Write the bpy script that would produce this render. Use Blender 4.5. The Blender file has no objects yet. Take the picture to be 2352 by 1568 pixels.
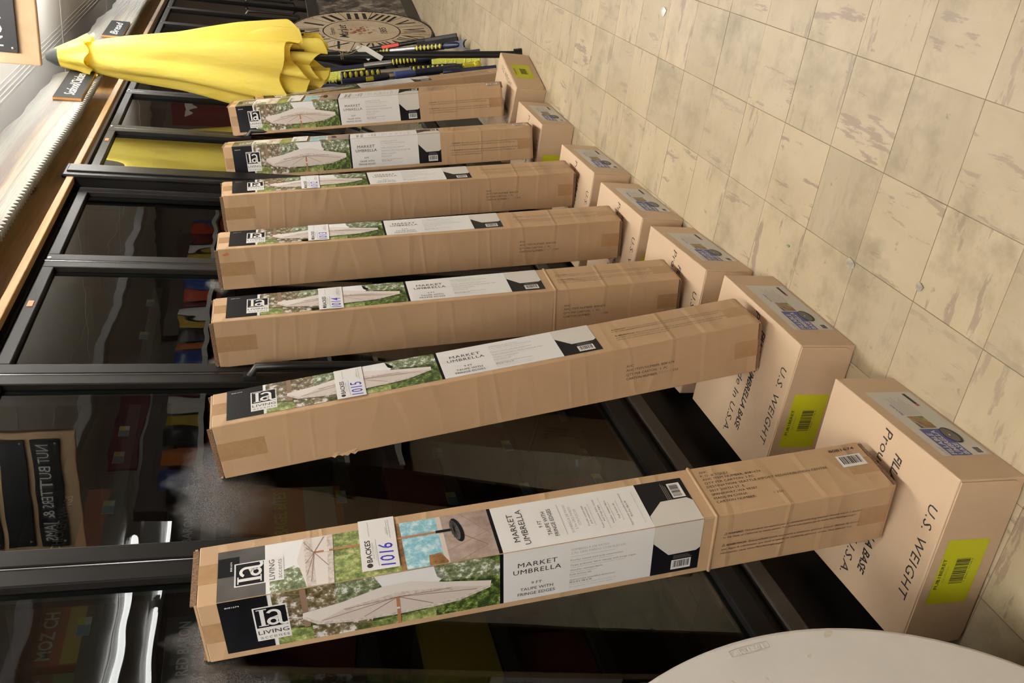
import bpy, bmesh, math, random
from mathutils import Matrix, Vector, Euler
random.seed(7)
PI = math.pi
C = bpy.context.scene.collection
SC = bpy.context.scene

# ---------------------------------------------------------------- camera, world, exposure
CAM_H = 1.475
FOC, PITCH, ROLL, YAW = 2103.41, 0.28531926, -0.00232046, 0.47888892
def v3(*a): return Vector(a)
fw = v3(math.cos(PITCH)*math.cos(YAW), math.cos(PITCH)*math.sin(YAW), -math.sin(PITCH))
rt0 = v3(math.sin(YAW), -math.cos(YAW), 0)
dn0 = fw.cross(rt0)
rt = math.cos(ROLL)*rt0 + math.sin(ROLL)*dn0
dn = -math.sin(ROLL)*rt0 + math.cos(ROLL)*dn0
cam = bpy.data.objects.new('camera', bpy.data.cameras.new('camera'))
C.objects.link(cam)
# the camera is held on its side: picture-right is down, picture-up is to the right
m = Matrix((dn, rt, -fw)).transposed().to_4x4()
m.translation = v3(0, 0, CAM_H)
cam.matrix_world = m
cam.data.sensor_fit = 'HORIZONTAL'
cam.data.sensor_width = 36.0
cam.data.lens = FOC/2352*36.0
cam.data.clip_start = 0.02
SC.camera = cam

world = bpy.data.worlds.new('world'); SC.world = world
world.use_nodes = True
world.node_tree.nodes['Background'].inputs[0].default_value = (0.5, 0.48, 0.45, 1)
world.node_tree.nodes['Background'].inputs[1].default_value = 0.05

SC.view_settings.view_transform = 'Standard'
SC.view_settings.look = 'None'
SC.view_settings.gamma = 1.0
SC.view_settings.use_curve_mapping = False
SC.view_settings.exposure = 0.0
LAMP = 75.0          # tube radiance, near row
LAMP_FAR = 14.0      # tubes across the store, dimmed to keep aisle-side faces darker
# ceiling strip lights: x start, x end, y
LIGHTS = [(-1.3, 1.1, 0.50), (2.1, 4.5, 0.50), (4.8, 7.2, 0.62), (-4.2, -1.8, -0.5), (9.2, 11.6, 0.30),  # those behind the camera and beyond the clock are added as fill
          (6.5, 8.9, -4.5), (10.4, 12.8, -5.3), (8.2, 10.6, -7.2), (10.9, 13.3, -7.2)]

# ---------------------------------------------------------------- materials
def nodes_of(name):
    m = bpy.data.materials.new(name); m.use_nodes = True
    nt = m.node_tree
    return m, nt, nt.nodes['Principled BSDF']
def N(nt, kind, **kw):
    n = nt.nodes.new(kind)
    for k, v in kw.items(): setattr(n, k, v)
    return n
def setin(n, **kw):
    for k, v in kw.items():
        n.inputs[k.replace('_', ' ')].default_value = v
def ramp(nt, fac, stops, mode='LINEAR'):
    r = N(nt, 'ShaderNodeValToRGB'); cr = r.color_ramp; cr.interpolation = mode
    while len(cr.elements) < len(stops): cr.elements.new(0.5)
    for e, (p, c) in zip(cr.elements, stops):
        e.position = p; e.color = (*c, 1) if len(c) == 3 else c
    nt.links.new(fac, r.inputs[0]); return r
def noise(nt, scale, detail=3, rough=0.5, stretch=None, coord='Object', offset=None):
    tc = N(nt, 'ShaderNodeTexCoord')
    src = tc.outputs[coord]
    if coord == 'World':
        pass
    if stretch or offset:
        mp = N(nt, 'ShaderNodeMapping')
        if stretch: mp.inputs['Scale'].default_value = stretch
        nt.links.new(src, mp.inputs[0]); src = mp.outputs[0]
        if offset is not None: nt.links.new(offset, mp.inputs['Location'])
    n = N(nt, 'ShaderNodeTexNoise'); setin(n, Scale=scale, Detail=detail, Roughness=rough)
    nt.links.new(src, n.inputs['Vector']); return n
def bump(nt, h, strength, dist, bsdf):
    b = N(nt, 'ShaderNodeBump'); setin(b, Strength=strength, Distance=dist)
    nt.links.new(h, b.inputs['Height']); nt.links.new(b.outputs[0], bsdf.inputs['Normal']); return b
def plain(name, col, rough=0.6, metal=0.0, spec=0.5, var=0.0, vscale=30.0):
    m, nt, b = nodes_of(name)
    b.inputs['Base Color'].default_value = (*col, 1)
    b.inputs['Roughness'].default_value = rough
    b.inputs['Metallic'].default_value = metal
    b.inputs['Specular IOR Level'].default_value = spec
    if var:
        n = noise(nt, vscale, 4)
        r = ramp(nt, n.outputs[0], [(0.3, tuple(c*(1-var) for c in col)), (0.7, tuple(min(1, c*(1+var)) for c in col))])
        nt.links.new(r.outputs[0], b.inputs['Base Color'])
    return m
M = {}
def cardboard(name, col, crease):
    m, nt, b = nodes_of(name)
    n = noise(nt, 3.0, 3, 0.6); n2 = noise(nt, 220, 2, 0.5, (1, 1, 0.15))
    mx = N(nt, 'ShaderNodeMath', operation='ADD'); nt.links.new(n.outputs[0], mx.inputs[0])
    ms = N(nt, 'ShaderNodeMath', operation='MULTIPLY'); ms.inputs[1].default_value = 0.25
    nt.links.new(n2.outputs[0], ms.inputs[0]); nt.links.new(ms.outputs[0], mx.inputs[1])
    r = ramp(nt, mx.outputs[0], [(0.3, tuple(c*0.9 for c in col)), (0.9, tuple(c*1.06 for c in col))])
    nt.links.new(r.outputs[0], b.inputs['Base Color'])
    b.inputs['Roughness'].default_value = 0.62
    b.inputs['Specular IOR Level'].default_value = 0.3
    if crease:
        # creases run across the carton: fold ridges at uneven spacing
        n3 = noise(nt, 1.0, 1, 0.5, (1.1, 1.1, 7.0))
        rr = ramp(nt, n3.outputs[0], [(0.44, (0, 0, 0)), (0.485, (1, 1, 1)), (0.52, (0.25, 0.25, 0.25)), (0.60, (0.3, 0.3, 0.3)), (0.63, (0.85,)*3), (0.66, (0.3,)*3)])
        bump(nt, rr.outputs[0], 0.42, 0.004, b)
    else:
        bump(nt, n2.outputs[0], 0.12, 0.002, b)
    return m
M['carton'] = cardboard('carton_cardboard', (0.49, 0.325, 0.19), True)
M['kraft'] = cardboard('kraft_cardboard', (0.63, 0.46, 0.31), False)
M['kraft_dark'] = plain('cardboard_edge', (0.17, 0.10, 0.055), 0.9, var=0.5, vscale=300)
def tape():
    m, nt, b = nodes_of('packing_tape')
    n = noise(nt, 40, 4, 0.6)
    r = ramp(nt, n.outputs[0], [(0.3, (0.36, 0.21, 0.105)), (0.7, (0.42, 0.26, 0.135))])
    nt.links.new(r.outputs[0], b.inputs['Base Color']); b.inputs['Roughness'].default_value = 0.22
    bump(nt, n.outputs[0], 0.15, 0.002, b)
    return m
M['tape'] = tape()
M['ink'] = plain('print_ink', (0.022, 0.018, 0.016), 0.6)
M['ink_grey'] = plain('print_ink_grey', (0.22, 0.20, 0.19), 0.6)
M['ink_pale'] = plain('print_ink_pale', (0.42, 0.41, 0.41), 0.6)
M['black_gloss'] = plain('print_black', (0.006, 0.006, 0.008), 0.32, spec=0.2, var=0.3, vscale=20)
M['paper'] = plain('print_white', (0.80, 0.79, 0.78), 0.38)
M['label_white'] = plain('label_white', (0.66, 0.63, 0.58), 0.5)
M['canopy_print'] = plain('print_canopy', (0.74, 0.68, 0.64), 0.36)
M['canopy_fringe'] = plain('print_fringe', (0.60, 0.53, 0.49), 0.36, var=0.25, vscale=180)
M['canopy_shade'] = plain('print_canopy_under', (0.64, 0.56, 0.51), 0.36)
M['sky_print'] = plain('print_sky', (0.82, 0.81, 0.82), 0.35)
M['rib_print'] = plain('print_rib', (0.25, 0.16, 0.11), 0.4)
M['pole_print'] = plain('print_pole', (0.40, 0.17, 0.08), 0.4)
M['blue_pen'] = plain('pen_blue', (0.03, 0.03, 0.42), 0.5)
M['blue_print'] = plain('print_blue', (0.06, 0.08, 0.32), 0.45)
M['red_print'] = plain('print_red', (0.5, 0.05, 0.03), 0.45)
M['yellow_label'] = plain('label_yellow', (0.58, 0.60, 0.012), 0.42)
def foliage(name, stops, scale, det=5):
    m, nt, b = nodes_of(name)
    n = noise(nt, scale, det, 0.72)
    r = ramp(nt, n.outputs[0], stops); nt.links.new(r.outputs[0], b.inputs['Base Color'])
    b.inputs['Roughness'].default_value = 0.35
    return m
M['pine'] = foliage('print_pine', [(0.30, (0.025, 0.02, 0.012)), (0.44, (0.10, 0.085, 0.035)), (0.53, (0.22, 0.17, 0.10)), (0.60, (0.72, 0.70, 0.70))], 62)
M['leaves'] = foliage('print_leaves', [(0.32, (0.012, 0.02, 0.006)), (0.47, (0.035, 0.06, 0.014)), (0.57, (0.12, 0.18, 0.035)), (0.70, (0.42, 0.48, 0.18))], 85)
M['leaves_lt'] = foliage('print_leaves_light', [(0.30, (0.03, 0.05, 0.015)), (0.46, (0.16, 0.21, 0.06)), (0.58, (0.36, 0.40, 0.14)), (0.70, (0.66, 0.66, 0.42))], 60)
M['leaves_sky'] = foliage('print_leaves_sky', [(0.30, (0.03, 0.04, 0.02)), (0.48, (0.14, 0.17, 0.08)), (0.56, (0.30, 0.34, 0.22)), (0.62, (0.76, 0.76, 0.78))], 85)
M['pool'] = foliage('print_pool', [(0.35, (0.13, 0.38, 0.52)), (0.5, (0.30, 0.56, 0.66)), (0.65, (0.72, 0.85, 0.88))], 55)
M['patio'] = foliage('print_patio', [(0.35, (0.24, 0.17, 0.14)), (0.6, (0.42, 0.33, 0.29))], 14)
M['rock'] = foliage('print_rock', [(0.35, (0.08, 0.035, 0.012)), (0.6, (0.32, 0.16, 0.05))], 45)
M['black_grey'] = plain('print_dark_grey', (0.075, 0.068, 0.064), 0.32, var=0.35, vscale=14)  # mottled dark grey version of the black print

# ---------------------------------------------------------------- mesh building
class MB:
    def __init__(s): s.v = []; s.f = []; s.mi = []; s.mats = []; s.sm = []
    def mat(s, m):
        if isinstance(m, str): m = M[m]
        if m not in s.mats: s.mats.append(m)
        return s.mats.index(m)
    def add(s, verts, faces, m, smooth=False):
        o = len(s.v); k = s.mat(m)
        s.v += [tuple(x) for x in verts]
        for f in faces:
            s.f.append(tuple(i+o for i in f)); s.mi.append(k); s.sm.append(smooth)
        return s
    def box(s, lo, hi, m, mx=None, bev=0.0):
        (x0, y0, z0), (x1, y1, z1) = lo, hi
        if bev <= 0:
            vs = [(x0,y0,z0),(x1,y0,z0),(x1,y1,z0),(x0,y1,z0),(x0,y0,z1),(x1,y0,z1),(x1,y1,z1),(x0,y1,z1)]
            fs = [(0,3,2,1),(4,5,6,7),(0,1,5,4),(1,2,6,5),(2,3,7,6),(3,0,4,7)]
        else:
            b = bmesh.new(); bmesh.ops.create_cube(b, size=1)
            for q in b.verts: q.co = Vector(((x0+x1)/2+q.co.x*(x1-x0), (y0+y1)/2+q.co.y*(y1-y0), (z0+z1)/2+q.co.z*(z1-z0)))
            bmesh.ops.bevel(b, geom=b.edges[:], offset=bev, segments=2, affect='EDGES', profile=0.5)
            b.verts.index_update()
            vs = [q.co[:] for q in b.verts]; fs = [tuple(q.index for q in f.verts) for f in b.faces]; b.free()
        if mx is not None: vs = [tuple(mx @ Vector(q)) for q in vs]
        return s.add(vs, fs, m)
    def tube(s, path, rad, m, n=10, cap=True, smooth=True):
        path = [Vector(p) for p in path]
        rads = rad if isinstance(rad, (list, tuple)) else [rad]*len(path)
        vs, fs = [], []
        prev = None
        for i, p in enumerate(path):
            t = (path[min(i+1, len(path)-1)] - path[max(i-1, 0)]).normalized()
            a = prev if prev is not None else (Vector((0,0,1)) if abs(t.z) < 0.9 else Vector((1,0,0)))
            a = (a - t*a.dot(t)).normalized(); prev = a; b = t.cross(a)
            for k in range(n):
                w = 2*PI*k/n; vs.append(p + rads[i]*(math.cos(w)*a + math.sin(w)*b))
        for i in range(len(path)-1):
            for k in range(n):
                fs.append((i*n+k, i*n+(k+1) % n, (i+1)*n+(k+1) % n, (i+1)*n+k))
        s.add(vs, fs, m, smooth)
        if cap:
            o = len(vs)-n
            s.add(vs[:n], [tuple(reversed(range(n)))], m); s.add(vs[o:], [tuple(range(n))], m)
        return s
    def lathe(s, prof, m, n=24, mx=None, smooth=True, cap=True):
        vs, fs = [], []
        for r, z in prof:
            for k in range(n):
                w = 2*PI*k/n; q = Vector((r*math.cos(w), r*math.sin(w), z)); vs.append(mx @ q if mx is not None else q)
        for i in range(len(prof)-1):
            for k in range(n): fs.append((i*n+k, i*n+(k+1) % n, (i+1)*n+(k+1) % n, (i+1)*n+k))
        s.add(vs, fs, m, smooth)
        if cap:
            o = len(vs)-n
            s.add(vs[:n], [tuple(reversed(range(n)))], m); s.add(vs[o:], [tuple(range(n))], m)
        return s
    def prism(s, pts, axis, d0, d1, m):
        # pts in the two remaining axes (in xyz order); extruded along axis from d0 to d1
        def mk(p, d): q = list(p); q.insert(axis, d); return tuple(q)
        n = len(pts)
        vs = [mk(p, d0) for p in pts] + [mk(p, d1) for p in pts]
        fs = [tuple(range(n)), tuple(reversed(range(n, 2*n)))] + [(i, i+n, (i+1) % n+n, (i+1) % n) for i in range(n)]
        return s.add(vs, fs, m)
    def mesh(s, name):
        me = bpy.data.meshes.new(name); me.from_pydata(s.v, [], s.f)
        for q in s.mats: me.materials.append(q)
        me.polygons.foreach_set('material_index', s.mi)
        me.polygons.foreach_set('use_smooth', s.sm); me.update()
        b = bmesh.new(); b.from_mesh(me); bmesh.ops.recalc_face_normals(b, faces=b.faces[:]); b.to_mesh(me); b.free()
        return me
    def build(s, name, parent=None, loc=None):
        return obj(name, s.mesh(name), parent, loc)
def obj(name, me, parent=None, loc=None):
    o = bpy.data.objects.new(name, me); C.objects.link(o)
    if parent: o.parent = parent
    if loc is not None: o.location = loc
    return o
def thing(name, label, cat, mat=None, loc=None, group=None):
    o = bpy.data.objects.new(name, None); C.objects.link(o); o.empty_display_size = 0.1
    if mat is not None: o.matrix_world = mat
    if loc is not None: o.location = loc
    return tag(o, label, cat, group)
def tag(o, label, cat, group=None):
    o['label'] = label; o['category'] = cat
    if group: o['group'] = group
    return o
def struct(o): o['kind'] = 'structure'; return o

_txt = {}
def glyphs(body, shear=0.0, off=0.0, spacing=1.0):
    key = (body, shear, off, spacing)
    if key not in _txt:
        cu = bpy.data.curves.new('text', 'FONT'); cu.body = body; cu.size = 1.0; cu.resolution_u = 2
        cu.shear = shear; cu.offset = off; cu.space_character = spacing; cu.fill_mode = 'FRONT'
        o = bpy.data.objects.new('text', cu); C.objects.link(o)
        dg = bpy.context.evaluated_depsgraph_get(); dg.update()
        me = bpy.data.meshes.new_from_object(o.evaluated_get(dg))
        vs = [tuple(q.co)[:2] for q in me.vertices]; fs = [tuple(p.vertices) for p in me.polygons]
        bpy.data.objects.remove(o); bpy.data.curves.remove(cu); bpy.data.meshes.remove(me)
        xs = [q[0] for q in vs] or [0, 1]
        _txt[key] = (vs, fs, min(xs), max(xs))
    return _txt[key]
CAP = 0.73   # cap height of the built-in font at size 1
class Decal(MB):
    """flat print on a surface: 2-D coordinates (a, b) mapped through origin, U, V; layers lie proud of each other"""
    def __init__(s, origin, U, V, step=0.00022):
        super().__init__(); s.o = Vector(origin); s.U = Vector(U); s.V = Vector(V); s.n = s.U.cross(s.V); s.step = step
    def P(s, a, b, layer): return s.o + s.U*a + s.V*b + s.n*(0.0003 + layer*s.step)
    def poly(s, pts, m, layer=0): return s.add([s.P(a, b, layer) for a, b in pts], [tuple(range(len(pts)))], m)
    def rect(s, a0, b0, a1, b1, m, layer=0): return s.poly([(a0,b0),(a1,b0),(a1,b1),(a0,b1)], m, layer)
    def line(s, p, q, w, m, layer=2):
        d = Vector((q[0]-p[0], q[1]-p[1])); d.normalize(); n = Vector((-d.y, d.x))*w/2
        return s.poly([(p[0]+n.x,p[1]+n.y),(q[0]+n.x,q[1]+n.y),(q[0]-n.x,q[1]-n.y),(p[0]-n.x,p[1]-n.y)], m, layer)
    def ell(s, c, ra, rb, m, layer=2, n=28, rot=0.0):
        pts = []
        for k in range(n):
            w = 2*PI*k/n; x, y = ra*math.cos(w), rb*math.sin(w)
            pts.append((c[0]+x*math.cos(rot)-y*math.sin(rot), c[1]+x*math.sin(rot)+y*math.cos(rot)))
        return s.poly(pts, m, layer)
    def text(s, body, a, b, w, cap, m='ink', layer=2, du=(1,0), dv=(0,1), shear=0.0, off=0.0, spacing=1.0, align='L'):
        vs, fs, x0, x1 = glyphs(body, shear, off, spacing)
        if not vs: return s
        k = cap/CAP; kx = (w/(x1-x0)) if w else k
        sh = {'L': x0, 'C': (x0+x1)/2, 'R': x1}[align]
        pts = [s.P(a + (x-sh)*kx*du[0] + y*k*dv[0], b + (x-sh)*kx*du[1] + y*k*dv[1], layer) for x, y in vs]
        return s.add(pts, fs, m)
    def barcode(s, a0, b0, a1, b1, layer=2, along=0, seed=1):
        rnd = random.Random(seed)
        s.rect(a0, b0, a1, b1, 'paper', layer)
        lo, hi = (a0, a1) if along == 0 else (b0, b1)
        pad = (hi-lo)*0.1; x = lo+pad; unit = (hi-lo-2*pad)/52
        while x < hi-pad-unit:
            w = unit*rnd.choice((1, 1, 2, 3))
            if along == 0: s.rect(x, b0+(b1-b0)*0.22, min(x+w, hi-pad), b1-(b1-b0)*0.1, 'ink', layer+1)
            else: s.rect(a0+(a1-a0)*0.1, x, a1-(a1-a0)*0.22, min(x+w, hi-pad), 'ink', layer+1)
            x += w + unit*rnd.choice((1, 1, 2))
        return s
    def mesh(s, name):
        me = bpy.data.meshes.new(name); me.from_pydata(s.v, [], s.f)
        for q in s.mats: me.materials.append(q)
        me.polygons.foreach_set('material_index', s.mi); me.update()
        return me
# ================================================================ the room
YG = 1.345            # plane of the freezer glass
CEIL = 2.75
def tile_mat():
    m, nt, b = nodes_of('floor_tile')
    oi = N(nt, 'ShaderNodeObjectInfo')
    sc = N(nt, 'ShaderNodeVectorMath', operation='SCALE'); sc.inputs['Scale'].default_value = 37.0
    cb = N(nt, 'ShaderNodeCombineXYZ')
    for i in range(3): nt.links.new(oi.outputs['Random'], cb.inputs[i])
    nt.links.new(cb.outputs[0], sc.inputs[0])
    n1 = noise(nt, 24, 7, 0.68, (0.2, 1.0, 1), offset=sc.outputs[0])
    streak = ramp(nt, n1.outputs[0], [(0.0, (0, 0, 0)), (0.575, (0, 0, 0)), (0.605, (0.85,)*3), (1.0, (1,)*3)])
    n2 = noise(nt, 7, 5, 0.6, (0.5, 1, 1), offset=sc.outputs[0])
    base = ramp(nt, n2.outputs[0], [(0.25, (0.40, 0.32, 0.205)), (0.5, (0.465, 0.38, 0.25)), (0.75, (0.51, 0.425, 0.295))])
    mx = N(nt, 'ShaderNodeMix', data_type='RGBA'); mx.inputs['B'].default_value = (0.20, 0.135, 0.12, 1)
    # each tile has its own amount of veining
    amt = N(nt, 'ShaderNodeMapRange'); setin(amt, From_Min=0.0, From_Max=1.0, To_Min=0.15, To_Max=0.75)
    nt.links.new(oi.outputs['Random'], amt.inputs['Value'])
    mul = N(nt, 'ShaderNodeMath', operation='MULTIPLY'); nt.links.new(streak.outputs[0], mul.inputs[0]); nt.links.new(amt.outputs[0], mul.inputs[1])
    nt.links.new(base.outputs[0], mx.inputs['A']); nt.links.new(mul.outputs[0], mx.inputs['Factor'])
    # dirt that runs over the tiles
    geo = N(nt, 'ShaderNodeNewGeometry')
    d = N(nt, 'ShaderNodeTexNoise'); setin(d, Scale=4.6, Detail=7, Roughness=0.68); nt.links.new(geo.outputs['Position'], d.inputs['Vector'])
    dr = ramp(nt, d.outputs[0], [(0.50, (0, 0, 0)), (0.70, (0.6,)*3)])
    d2 = N(nt, 'ShaderNodeTexNoise'); setin(d2, Scale=15, Detail=4, Roughness=0.6); nt.links.new(geo.outputs['Position'], d2.inputs['Vector'])
    dr2 = ramp(nt, d2.outputs[0], [(0.67, (0, 0, 0)), (0.73, (0.8,)*3)])
    ad = N(nt, 'ShaderNodeMath', operation='ADD', use_clamp=True); nt.links.new(dr.outputs[0], ad.inputs[0]); nt.links.new(dr2.outputs[0], ad.inputs[1])
    mx2 = N(nt, 'ShaderNodeMix', data_type='RGBA'); mx2.inputs['B'].default_value = (0.215, 0.175, 0.105, 1)
    nt.links.new(ad.outputs[0], mx2.inputs['Factor']); nt.links.new(mx.outputs['Result'], mx2.inputs['A'])
    hs_ = N(nt, 'ShaderNodeHueSaturation'); vv = N(nt, 'ShaderNodeMapRange'); setin(vv, To_Min=0.90, To_Max=1.10); nt.links.new(oi.outputs['Random'], vv.inputs['Value'])
    nt.links.new(vv.outputs[0], hs_.inputs['Value']); nt.links.new(mx2.outputs['Result'], hs_.inputs['Color'])
    nt.links.new(hs_.outputs[0], b.inputs['Base Color'])
    b.inputs['Roughness'].default_value = 0.42
    b.inputs['Specular IOR Level'].default_value = 0.35
    bump(nt, d.outputs[0], 0.12, 0.01, b)
    return m
M['tile'] = tile_mat()
M['joint'] = plain('tile_joint', (0.20, 0.16, 0.10), 0.9, var=0.4, vscale=6)
M['floor_far'] = plain('floor_beyond', (0.42, 0.33, 0.22), 0.5, var=0.1, vscale=3)
XA, XB, YA, YB = -4.5, 14.0, -9.0, 2.25
floor = MB().box((XA, YA, -0.12), (XB, YB, -0.004), 'floor_far').build('floor'); struct(floor)
TX, TY = 0.2345, 0.2307
tile_me = MB().box((-TX/2+0.0008, -TY/2+0.0008, -0.003), (TX/2-0.0008, TY/2-0.0008, 0.0), 'tile', bev=0.0004).mesh('tile')
tile_rot = MB().box((-TY/2+0.0008, -TX/2+0.0008, -0.003), (TY/2-0.0008, TX/2-0.0008, 0.0), 'tile', bev=0.0004).mesh('tile_turned')
i0, i1, j0, j1 = -3, 34, -5, 3
X0, Y0 = 1.370, 0.727
bed = MB().box((X0+i0*TX, Y0+j0*TY, -0.004), (X0+i1*TX, Y0+j1*TY, -0.0014), 'joint').build('joint_bed', floor)
for i in range(i0, i1):
    for j in range(j0, j1):
        x, y = X0+(i+0.5)*TX, Y0+(j+0.5)*TY
        if y > 1.42: continue
        turned = (i+j) % 2
        o = obj('tile', tile_rot if turned else tile_me, floor, (x, y, random.uniform(-0.0006, 0.0)))
        o.rotation_euler.z = (PI/2 if turned else 0) + (PI if random.random() < 0.5 else 0)

M['wall'] = plain('wall_paint', (0.20, 0.16, 0.13), 0.8, var=0.06, vscale=2)
M['ceiling'] = plain('ceiling_panel', (0.84, 0.83, 0.80), 0.7, var=0.03, vscale=2)
M['ceiling_strip'] = plain('ceiling_batten', (0.82, 0.81, 0.78), 0.55)
struct(MB().box((XA, YB, 0), (XB, YB+0.1, CEIL), 'wall').build('wall_back'))
struct(MB().box((XA, YA-0.1, 0), (XB, YA, CEIL), 'wall').build('wall_front'))
struct(MB().box((XB, YA, 0), (XB+0.1, YB, CEIL), 'wall').build('wall_right'))
struct(MB().box((XA-0.1, YA, 0), (XA, YB, CEIL), 'wall').build('wall_left'))
ceil_ = struct(MB().box((XA, YA, CEIL), (XB, YB, CEIL+0.1), 'ceiling').build('ceiling'))
for k in range(-3, 3):
    x = 7.56 + 2.44*k
    MB().box((x-0.012, YA, CEIL-0.003), (x+0.012, YB, CEIL), 'ceiling_strip').build('batten', ceil_)
for y in (1.335, 1.365, 1.395, 1.425, -1.05, -3.49):
    MB().box((XA, y-0.006, CEIL-0.0015), (XB, y+0.006, CEIL), 'ceiling_strip').build('batten', ceil_)
M['duct'] = plain('duct_metal', (0.62, 0.60, 0.62), 0.45, 0.2)
duct = MB().box((3.5, -1.68, CEIL-0.09), (13.8, -1.52, CEIL-0.0005), 'duct', bev=0.01).build('ceiling_duct')
tag(duct, 'long pale grey metal duct running along the ceiling, mirrored in the freezer glass', 'duct')

# ---------------------------------------------------------------- strip lights
m, nt, b = nodes_of('lit_tube'); b.inputs['Base Color'].default_value = (0.9, 0.9, 0.9, 1)
b.inputs['Emission Color'].default_value = (1.0, 0.965, 0.90, 1); b.inputs['Emission Strength'].default_value = LAMP
M['lit'] = m
m, nt, b = nodes_of('lit_tube_dim'); b.inputs['Base Color'].default_value = (0.9, 0.9, 0.9, 1)
b.inputs['Emission Color'].default_value = (1.0, 0.985, 0.97, 1); b.inputs['Emission Strength'].default_value = LAMP_FAR
M['lit_far'] = m
M['lamp_body'] = plain('lamp_enamel', (0.8, 0.8, 0.8), 0.4)
LN = ['above the nearest cartons', 'above the aisle beyond the hanging sign', 'above the closed yellow umbrella', 'added behind the photographer to brighten the carton faces', 'added beyond the clock to light the mirrored snack shelves', 'nearest in the glass of the first freezer door',
      'high in the glass beside the aisle sign', 'farther row, first of two in the glass', 'farther row, second of two in the glass']
for (xa, xb, y), ln in zip(LIGHTS, LN):
    t = thing('strip_light', 'white fluorescent strip light on the ceiling, '+ln, 'ceiling light', loc=((xa+xb)/2, y, CEIL), group='fluorescent strip lights on the ceiling')
    h = (xb-xa)/2
    dz = -0.20 if y > 0.55 else -0.02          # one hangs lower on rods
    MB().prism([(-0.03, dz), (0.03, dz), (0.022, dz-0.06), (-0.022, dz-0.06)], 0, -h, h, 'lamp_body').build('housing', t)
    for s in (-1, 1):
        MB().tube([(-h+0.03, s*0.045, dz-0.08), (h-0.03, s*0.045, dz-0.08)], 0.017 if y > -3 else 0.03, 'lit' if y > -3 else 'lit_far', 8).build('tube', t)
        MB().tube([(s*h*0.7, 0, -0.0005), (s*h*0.7, 0, dz)], 0.006, 'lamp_body', 6).build('hanger_rod', t)
        for e in (-1, 1):
            MB().box((e*h-e*0.03-0.012, min(0, s*0.06), dz-0.10), (e*h-e*0.03+0.012, max(0, s*0.06), dz-0.035), 'lamp_body').build('lamp_holder', t)

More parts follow.
